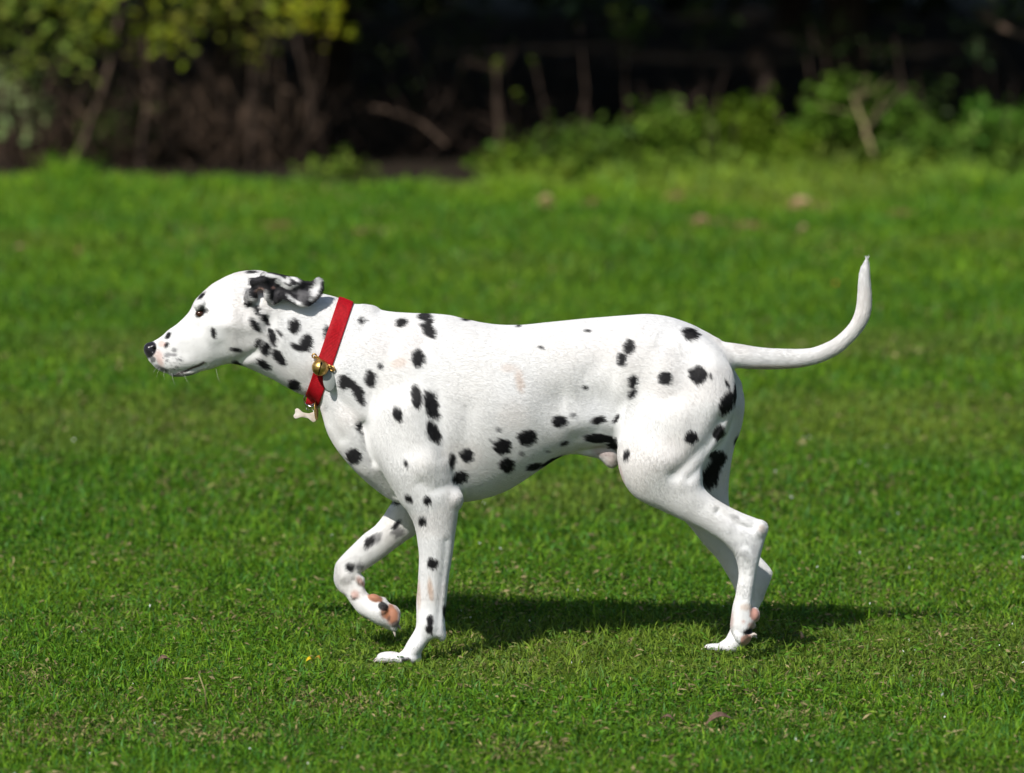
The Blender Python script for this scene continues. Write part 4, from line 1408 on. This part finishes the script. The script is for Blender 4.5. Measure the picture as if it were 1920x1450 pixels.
earthm = material('bare_earth', rough=.9, spec=.1, noise=(26, (.13, .065, .035), (.25, .15, .075)), bump=(60, .6, .01))
for qi, (cx, cy, rx, ry) in enumerate(EARTH[:11]):
    ang = PITCH + math.atan((cy - 725) / FPX)
    yy = CAMH / math.tan(ang) - CAMD
    s = (yy + CAMD) / FPX
    x0 = (cx - 960) * s
    rxw, ryw = rx * s, ry * s / math.sin(ang) * .75
    rr_ = np.random.default_rng(100 + qi)
    a_ = np.linspace(0, 2 * np.pi, 28, endpoint=False)
    jit = 1 + .22 * np.sin(a_ * 3 + rr_.uniform(0, 6)) * rr_.uniform(.5, 1) + rr_.normal(0, .07, 28)
    ring1 = np.stack([x0 + rxw * np.cos(a_) * jit, yy + ryw * np.sin(a_) * jit], 1)
    rings = [ring1, (ring1 - [x0, yy]) * .6 + [x0, yy]]
    pts2 = np.concatenate(rings + [np.array([[x0, yy]])])
    zz = ground_z(pts2[:, 0], pts2[:, 1]) + np.concatenate([np.full(28, -.002), np.full(28, .012), [.014]])
    fq = [(k_, (k_ + 1) % 28, 28 + (k_ + 1) % 28, 28 + k_) for k_ in range(28)]
    ft = [(28 + k_, 28 + (k_ + 1) % 28, 56) for k_ in range(28)]
    o = mesh_np('bare_earth', np.concatenate([pts2, zz[:, None]], 1), [np.array(fq), np.array(ft)], earthm)
    tag(o, kind='structure')

# pale bits in the grass: petals, chaff and painted white glints
r = np.random.default_rng(77)
n = 170
x = r.uniform(-1.1, 1.1, n); y = r.uniform(-1.4, 3.2, n); z = ground_z(x, y) + r.uniform(.010, .028, n)
s = r.uniform(.0012, .0040, n)
d1 = r.normal(0, 1, (n, 3)); d1 /= np.linalg.norm(d1, axis=1)[:, None]
d2 = np.cross(d1, r.normal(0, 1, (n, 3))); d2 /= np.linalg.norm(d2, axis=1)[:, None]
P = np.stack([x, y, z], 1)
pv = np.stack([P - d1 * s[:, None], P + d2 * s[:, None] * .6, P + d1 * s[:, None], P - d2 * s[:, None] * .6], 1).reshape(-1, 3)
pm = material('pale_speck', (.72, .74, .68), .35, .5)
o = mesh_np('petals_and_glints', pv, np.arange(n * 4).reshape(-1, 4), pm, None, False)
tag(o, 'tiny pale petals, chaff and painted glints scattered through the near grass', 'petals', kind='stuff')
# dry straw stalks standing or lying in the lawn
strawm = material('straw', (.42, .34, .17), .6, .3)
for (x0_, y0_, x1_, y1_, lab_) in ((388,1345,373,1272,'dry straw stalk leaning up at bottom left of the lawn'),(480,1300,478,1330,None),(1760,1400,1805,1375,'pale straw lying in the grass at bottom right'),
                                  (950,1392,962,1366,'short dry stalk in the grass below the dog'),(25,1045,22,1080,'pale stalk in the grass at the left edge'),(1400,1320,1370,1326,None)):
    if lab_ is None: continue
    ang = PITCH + math.atan((max(y0_, y1_) - 725) / FPX)
    yy = CAMH / math.tan(ang) - CAMD
    pA, pB = P3(x0_, y0_, yy), P3(x1_, y1_, yy - .01)
    for q in (pA, pB): q[2] = max(q[2], .012)
    pB[2] += .006
    v, f = tube([pA, (pA + pB) / 2 + np.array([.003, 0, .003]), pB], [.0011, .0010, .0006], 6)
    o = mesh_np('straw_stalk', v, f, strawm)
    tag(o, lab_, 'straw', 'straw stalks in the lawn')
# ------------------------------------------------------------------ edge of the wood
def leaves_np(C, size, r, flat=.5, drop=.2, col=None, cj=.25, asp=.6):
    """rhombic leaves folded along the midrib; C centres (n,3); size (n,)"""
    n = len(C)
    d = r.normal(0, 1, (n, 3)); d[:, 2] = d[:, 2] * flat - drop
    d /= np.linalg.norm(d, axis=1)[:, None]
    up = r.normal(0, .55, (n, 3)); up[:, 2] += 1
    s = np.cross(d, up); s /= np.linalg.norm(s, axis=1)[:, None] + 1e-9
    nn = np.cross(s, d)
    L = size[:, None]
    W = L * asp * .5
    v = np.stack([C - d * L * .5, C + s * W + nn * L * .10, C + d * L * .5, C - s * W + nn * L * .10], 1).reshape(-1, 3)
    b = np.arange(n)[:, None] * 4
    f = np.concatenate([b + np.array([0, 1, 2]), b + np.array([0, 2, 3])])
    c = col * (1 + r.uniform(-cj, cj, (n, 1))) * (1 + r.normal(0, .07, (n, 3)))
    return v, f, np.repeat(np.clip(c, .003, .8), 4, 0)

def clumps(r, n, centre, rad, nclump, spread, shell=.55):
    """points gathered in clumps in an ellipsoid"""
    cc = r.normal(0, 1, (nclump, 3)); cc /= np.linalg.norm(cc, axis=1)[:, None]
    cc *= (shell + (1 - shell) * r.random((nclump, 1)) ** .6)
    cc = cc * np.array(rad) + np.array(centre)
    k = r.integers(0, nclump, n)
    return cc[k] + r.normal(0, 1, (n, 3)) * spread

leafm = material('leaves', rough=.5, spec=.15, attr='Col', transl=.25)
darkleaf = material('shade_leaves', rough=.7, spec=.08, attr='Col')  # leaves of the dark wood: shade is partly put into their low colours
bark = material('bark', rough=.85, spec=.15, noise=(14, (.022, .016, .012), (.05, .037, .028)), bump=(40, .8, .02))
bark_pale = material('pale_bark', rough=.85, spec=.15, noise=(22, (.055, .037, .027), (.125, .085, .06)), bump=(60, .7, .01))
twigm = material('dry_twig', rough=.8, spec=.15, noise=(30, (.04, .027, .02), (.10, .068, .05)))

brushm = material('dead_brushwood', rough=.85, spec=.1, noise=(12, (.09, .06, .04), (.24, .16, .11)))
def wob(path, r, amp, n=8):
    p = crom(path, n, closed=False)
    p[1:-1] += r.normal(0, amp, (len(p) - 2, 3))
    return p

# tall trees of the edge: their crowns hang above the picture and keep the wood dark
TREES = [(-4.6, 12.0, 2.7, 2.1), (-2.9, 12.3, 2.9, 2.0), (-1.1, 12.2, 2.8, 1.9), (1.25, 12.0, 2.75, 2.0), (2.7, 12.0, 2.8, 2.0), (4.6, 12.2, 2.8, 2.1),
         (-4.2, 15.2, 3.6, 2.9), (-.8, 15.4, 3.7, 2.9), (2.6, 15.3, 3.6, 2.9), (5.8, 15.2, 3.6, 2.8), (-7.2, 13.6, 3.2, 2.8), (7.6, 13.2, 3.2, 2.7),
         (-3.4, 19.4, 4.4, 3.8), (1.4, 19.6, 4.6, 3.8), (6.0, 19.4, 4.4, 3.8)]
names_t = ['dark leafy tree at the wood edge, far left of the row', 'dark leafy tree at the wood edge, second from the left', 'dark leafy tree at the wood edge above the dog\'s head',
           'dark leafy tree at the wood edge above the dog\'s back', 'dark leafy tree at the wood edge above the tail', 'dark leafy tree at the wood edge at the right border',
           'dark tree deeper in the wood on the left', 'dark tree deeper in the wood at the centre', 'dark tree deeper in the wood right of centre', 'dark tree deeper in the wood on the right',
           'dark tree outside the left border of the wood', 'dark tree outside the right border of the wood', 'tall dark tree farthest back on the left', 'tall dark tree farthest back at the centre',
           'tall dark tree farthest back on the right']
for ti_, (tx, ty, tz, tr_) in enumerate(TREES):
    r = np.random.default_rng(200 + ti_)
    T = empty('tree', (tx, ty, 0), names_t[ti_], 'tree', 'trees of the dark wood')
    tr_path = wob([(tx, ty, -.05), (tx + r.normal(0, .06), ty, .9), (tx + r.normal(0, .12), ty, 2.0), (tx + r.normal(0, .2), ty, tz + .8)], r, .006)
    lst = [tube(tr_path, np.linspace(.09 + .03 * r.random(), .04, len(tr_path)), 12)]
    for _ in range(7):
        a_ = r.uniform(0, 2 * np.pi); h0 = r.uniform(.9, tz)
        s_ = np.array([tx, ty, h0]); e_ = s_ + np.array([math.cos(a_), math.sin(a_), .55]) * tr_ * .7
        pth = wob([s_, (s_ + e_) / 2 + r.normal(0, .08, 3), e_], r, .01, 5)
        lst.append(tube(pth, np.linspace(.035, .008, len(pth)), 7))
    v, f = join_parts(lst)
    mesh_np('trunk', v, f, bark, T)
    nlf = 11000 if ty < 13 else 8000
    Cc = clumps(r, nlf, (tx, ty, tz), (tr_ * 1.08, tr_ * .9, tz - .80), 150, .16, .35)
    Cc = Cc[Cc[:, 2] > .74 + .12 * noise3(Cc, .5, 61)]
    if ty < 13:      # low skirt of the crown, unseen, added to block sun from the wood edge
        sk = np.stack([r.uniform(tx - 1.15, tx + 1.15, 7000), r.uniform(10.4, 12.6, 7000), .76 + r.uniform(0, 1.1, 7000) ** 1.3], 1)
        sk = sk[sk[:, 2] > .72 + .12 * noise3(sk, .3, 62)]
        Cc = np.concatenate([Cc, sk])
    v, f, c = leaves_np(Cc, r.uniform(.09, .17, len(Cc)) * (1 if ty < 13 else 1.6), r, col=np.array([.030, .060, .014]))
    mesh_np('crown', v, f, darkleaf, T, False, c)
# the wood behind, one mass
r = np.random.default_rng(300)
n = 42000
C = np.stack([r.uniform(-13, 13, n), 21 + np.abs(r.normal(0, 1.3, n)), r.uniform(0, 7.5, n)], 1)
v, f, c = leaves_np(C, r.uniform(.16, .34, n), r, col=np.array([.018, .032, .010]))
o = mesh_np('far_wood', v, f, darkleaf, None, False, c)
tag(o, 'dark mass of foliage deep in the wood', 'wood', kind='stuff')

# slender trunks and stems that show at the edge
def stem(name, pts, r0_, r1_, mat, label, cat, group, seed, twigs=0):
    r = np.random.default_rng(seed)
    path = wob([P3(*p) for p in pts], r, .0022, 7)
    lst = [tube(path, np.linspace(r0_, r1_, len(path)), 9)]
    for _ in range(twigs):
        k_ = r.integers(2, len(path) - 1)
        d = r.normal(0, 1, 3); d[2] = abs(d[2]) * .8; d[1] *= .5
        d /= np.linalg.norm(d)
        L_ = r.uniform(.05, .16)
        lst.append(tube([path[k_], path[k_] + d * L_ * .5 + r.normal(0, .008, 3), path[k_] + d * L_], [r1_ * .7, r1_ * .45, r1_ * .2], 5))
    v, f = join_parts(lst)
    T = empty(name, tuple(path[0]), label, cat, group)
    mesh_np('trunk' if cat == 'sapling' else 'stem', v, f, mat, T)
    return T, path
SG = 'bare stems at the edge of the wood'
stem('sapling', [(128,335,10.45),(165,245,10.45),(197,150,10.45),(214,80,10.5),(232,-40,10.6)], .010, .007, bark_pale, 'thin leaning bare trunk, leftmost at the wood edge', 'sapling', SG, 1, 4)
stem('sapling', [(262,335,10.7),(272,240,10.75),(279,170,10.85),(272,100,10.85),(262,-40,10.85)], .014, .010, bark_pale, 'upright bare trunk right of the leaning one', 'sapling', SG, 2, 4)
stem('sapling', [(442,325,11.1),(440,240,11.1),(444,150,11.1),(438,-40,11.1)], .019, .014, twigm, 'pale grey upright trunk left of centre in the shade', 'sapling', SG, 3, 3)
stem('sapling', [(468,320,10.9),(474,260,10.9),(482,210,10.9)], .014, .008, twigm, 'short broken stem right of the pale grey trunk', 'sapling', SG, 5, 2)
stem('sapling', [(940,335,10.45),(934,230,10.45),(930,120,10.45)], .006, .003, bark_pale, 'thin straight young stem at the centre of the wood edge', 'sapling', SG, 6, 5)
stem('branch', [(695,200,10.9),(745,212,10.85),(790,232,10.8),(838,272,10.75)], .0075, .004, bark_pale, 'pale fallen branch sloping down to the right at centre', 'branch', 'fallen branches', 7, 3)
stem('branch', [(735,72,11.3),(790,40,11.3),(880,-15,11.3)], .010, .007, twigm, 'dark branch rising to the upper right near centre', 'branch', 'fallen branches', 9)
stem('branch', [(495,140,11.1),(515,165,11.0),(548,172,11.0)], .014, .008, bark_pale, 'short broken branch end hanging in the shade', 'branch', 'fallen branches', 10)
stem('branch', [(1840,25,10.8),(1875,48,10.8),(1930,72,10.8)], .014, .010, bark_pale, 'reddish lit branch at the top right corner', 'branch', 'fallen branches', 11, 2)
stem('dry_stalk', [(1640,300,10.35),(1618,230,10.35),(1600,180,10.35)], .008, .003, strawm, 'dry pale stalk standing in the undergrowth at right', 'stalk', 'dry stalks', 12, 4)
stem('dry_stalk', [(1625,240,10.4),(1665,195,10.4),(1700,160,10.4)], .006, .003, twigm, 'dry stalk forking right from the pale stalk', 'stalk', 'dry stalks', 13, 3)
stem('dry_stalk', [(1290,270,10.5),(1285,215,10.5),(1268,185,10.5)], .010, .005, twigm, 'dark forked dead stalk left in the green undergrowth', 'stalk', 'dry stalks', 14, 4)
# stump in the shade
stp = wob([P3(1440,215,11.2) , P3(1436,170,11.2), P3(1428,120,11.2), P3(1420,95,11.2)], np.random.default_rng(5), .006, 6)
v, f = tube(stp, np.linspace(.040, .028, len(stp)), 14)
o = mesh_np('stump', v, f, twigm)
tag(o, 'brownish broken stump in the shade behind the undergrowth', 'stump')

# dry brushwood tangle at lower left
def brush(n, xr, yr, Yr, lab, seed, mat, rad=.004, vert=.7):
    r = np.random.default_rng(seed)
    lst = []
    for _ in range(n):
        Yv = r.uniform(*Yr)
        p0 = P3(r.uniform(*xr), yr[1], Yv)
        p0[2] = max(p0[2], -.01)
        h = r.uniform(.08, .42)
        d = np.array([r.normal(0, .5), r.normal(0, .3), vert + r.random() * .4]); d /= np.linalg.norm(d)
        p0[2] += r.uniform(0, .15) * (r.random() < .5)
        p2 = p0 + d * h
        p1 = (p0 + p2) / 2 + r.normal(0, .02, 3)
        lst.append(tube([p0, p1, p2], [rad * r.uniform(.7, 1.8), rad, rad * .35], 5))
    v, f = join_parts(lst)
    o = mesh_np('brushwood', v, f, mat)
    tag(o, lab, 'brushwood', kind='stuff')
    return o
brush(520, (-60, 560), (0, 328), (10.7, 11.7), 'tangle of dry brown twigs under the left shrubs', 31, brushm, .0021, .5)
brush(140, (560, 1000), (0, 322), (11.0, 12.2), 'sparse dry twigs in the shade at centre', 32, twigm, .002, .3)
brush(60, (1000, 1960), (0, 330), (10.6, 11.4), 'dead stalks among the green undergrowth at right', 33, twigm, .003)

# hawthorn-like shrubs on the left whose leaves catch the sun
def shrub(cx, cz_px, Yv, rad, n, size, colr, label, seed, nclump=60, spread=.05, name='shrub', group='shrubs at the edge of the wood', zmin=0, stems=5, mat=None, drop=.2):
    r = np.random.default_rng(seed)
    c0 = P3(cx, cz_px, Yv)
    T = empty(name, (float(c0[0]), Yv, 0), label, name.replace('_', ' '), group)
    Cc = clumps(r, n, c0, rad, nclump, spread, .3)
    Cc = Cc[Cc[:, 2] > zmin]
    v, f, c = leaves_np(Cc, r.uniform(.6, 1.3, len(Cc)) * size, r, col=np.array(colr), cj=.4, drop=drop)
    mesh_np('foliage', v, f, mat or leafm, T, False, c)
    lst = []
    for _ in range(stems):
        b0 = np.array([c0[0] + r.normal(0, rad[0] * .25), Yv + .1 + r.normal(0, .08), -.02])
        e0 = Cc[r.integers(0, len(Cc))]
        v, f = tube([b0, (b0 + e0) / 2 + r.normal(0, .03, 3), e0], [.0045, .0035, .0015], 6)
        mesh_np('stem', v, f, twigm, T)
YG = (.22, .26, .02)
shrub(60, 35, 10.5, (.30, .30, .17), 420, .046, (.16, .215, .03), 'leafy shrub with sunlit leaves at the top left corner', 41, 26, .040)
shrub(20, 195, 10.55, (.14, .15, .13), 150, .042, (.26, .32, .13), 'pale leafy sprays low at the left edge', 42, 14, .035)
shrub(250, 10, 10.5, (.28, .28, .16), 260, .042, YG, 'yellow green shrub over the two thin trunks', 43, 20, .035)
shrub(440, 40, 10.55, (.26, .28, .15), 250, .042, (.20, .22, .03), 'olive shrub hanging over the pale grey trunk', 44, 20, .035)
shrub(590, 10, 10.6, (.16, .22, .10), 110, .040, (.36, .40, .02), 'bright yellow green leaves at the right end of the shrubs', 45, 14, .03)
shrub(120, 125, 10.6, (.16, .2, .06), 50, .040, (.24, .30, .05), 'drooping green branch tips left of the leaning trunk', 46, 12, .035)
shrub(240, 235, 10.9, (.20, .2, .06), 260, .034, (.07, .12, .02), 'low dim green bush between the thin trunks', 47, 16, .035)
shrub(760, 60, 11.2, (.40, .3, .20), 260, .034, (.035, .05, .015), 'dim sparse leaves in the dark above the fallen branch', 48, 22, .05)  # dimness of the shade put into the leaf colour
# saplings leaves
for (lx, ly, q, lab) in ((935,128,8,'few bright leaves at the top of the young stem'),(1000,116,5,'single bright sprig right of the young stem'),(966,178,5,'small bright sprig right of the stem, lower one')):
    shrub(lx, ly, 10.45, (.016, .03, .014), q, .026, (.14, .19, .02), lab, 50 + int(lx), 3, .012, stems=1, name='sprig', group='sprigs of young leaves')
for k_, (lx, ly, cc_) in enumerate(((1180,68,(.06,.10,.02)),(1195,20,(.08,.12,.02)),(1350,50,(.03,.045,.012)),(1560,60,(.035,.06,.015)),(1830,85,(.08,.13,.05)),(1900,10,(.09,.13,.03)),(1740,180,(.05,.09,.02)),(1530,70,(.04,.06,.02)),(1660,110,(.03,.05,.012)),(1060,10,(.02,.04,.015)))):  # shade and light are put into these twig leaf colours
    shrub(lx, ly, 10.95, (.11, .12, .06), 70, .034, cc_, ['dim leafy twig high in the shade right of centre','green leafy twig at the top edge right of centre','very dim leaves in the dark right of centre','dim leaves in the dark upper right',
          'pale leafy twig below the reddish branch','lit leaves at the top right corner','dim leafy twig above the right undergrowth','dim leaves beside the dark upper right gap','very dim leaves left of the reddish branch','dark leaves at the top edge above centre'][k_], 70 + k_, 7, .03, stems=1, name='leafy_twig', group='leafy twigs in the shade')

# undergrowth of nettles and brambles on the right
UG = 'green undergrowth plants at the foot of the wood'
UPL = [  # px, top py, Y, half width m, n, colour
 (960,300,10.45,.12,260,(.10,.17,.02),'low light green plant at the foot of the young stem'),
 (1000,262,10.6,.14,260,(.07,.12,.02),'green plant just right of the young stem'),
 (1080,262,10.65,.14,320,(.05,.09,.02),'dim green plant left of the undergrowth'),
 (1150,225,10.6,.15,420,(.06,.11,.02),'first taller nettle clump from the left'),
 (1205,205,10.55,.15,480,(.07,.13,.02),'pointed green clump left of the dead fork'),
 (1260,250,10.4,.16,480,(.10,.17,.025),'light green clump in front of the dead fork'),
 (1340,200,10.5,.16,520,(.10,.16,.02),'yellowish green clump right of the dead fork'),
 (1400,210,10.4,.15,520,(.12,.19,.02),'bright green clump at the middle of the undergrowth'),
 (1470,255,10.3,.17,560,(.13,.21,.02),'brightest low clump in front of the stump'),
 (1540,190,10.5,.17,600,(.08,.15,.02),'dense green clump right of the stump'),
 (1600,160,10.6,.16,520,(.06,.11,.015),'tall dark green clump behind the dry stalks'),
 (1680,180,10.6,.17,560,(.06,.12,.018),'tall green clump right of the dry stalks'),
 (1740,240,10.45,.18,620,(.09,.17,.03),'rounded green clump near the right side'),
 (1810,210,10.5,.19,700,(.055,.13,.02),'deep green bushy clump near the right border'),
 (1890,215,10.5,.19,700,(.06,.14,.02),'deep green bushy clump at the right border'),
 (1840,280,10.35,.14,320,(.12,.2,.04),'low light green clump before the right bushes'),
 (1580,285,10.3,.14,300,(.11,.16,.03),'low mixed clump at the foot of the dry stalks'),
 (1050,318,10.15,.16,150,(.14,.22,.03),'very low bright weeds below the young stem'),
 (1230,312,10.1,.18,170,(.13,.21,.03),'very low bright weeds in front of the first nettle clumps'),
 (1420,308,10.1,.20,190,(.14,.22,.03),'very low bright weeds in front of the middle clumps'),
 (1700,310,10.1,.20,190,(.13,.21,.03),'very low bright weeds in front of the right clumps'),
 (640,318,10.2,.14,110,(.11,.17,.03),'small low weeds at the wood edge left of centre'),
 (1120,290,10.4,.16,320,(.08,.14,.02),'low green clump at the start of the undergrowth'),
]
for k_, (ux, ut, uY, uw, n_, cc_, lab) in enumerate(UPL):
    n_ = int(n_ * 1.8); fq = 1 - .25 * (k_ % 3 == 1); cc_ = (cc_[0] * 1.22 * fq, cc_[1] * 1.22 * fq, cc_[2] * .9 * fq); ut += (-34, 4, -18, 16, -26)[k_ % 5] if ut < 300 else 0
    zt = P3(ux, ut, uY)[2]
    ccen = P3(ux, ut, uY); ccen[2] = zt * .5
    r = np.random.default_rng(400 + k_)
    T = empty('undergrowth_plant', (float(ccen[0]), uY, 0), lab, 'plant', UG)
    Cc = clumps(r, n_, ccen, (uw, .16, zt * .5), 14, .030, .30)
    Cc[:, 2] = np.abs(Cc[:, 2])
    v, f, c = leaves_np(Cc, r.uniform(.02, .050, len(Cc)), r, col=np.array(cc_), cj=.45)
    mesh_np('foliage', v, f, leafm, T, False, c)
    lst = []
    for _ in range(3):
        b0 = np.array([ccen[0] + r.normal(0, uw * .5), uY + r.normal(0, .05), -.01]); e0 = b0 + np.array([r.normal(0, .03), r.normal(0, .03), zt * r.uniform(.6, 1)])
        v, f = tube([b0, (b0 + e0) / 2 + r.normal(0, .01, 3), e0], [.004, .003, .0015], 5)
        mesh_np('stem', v, f, twigm, T)
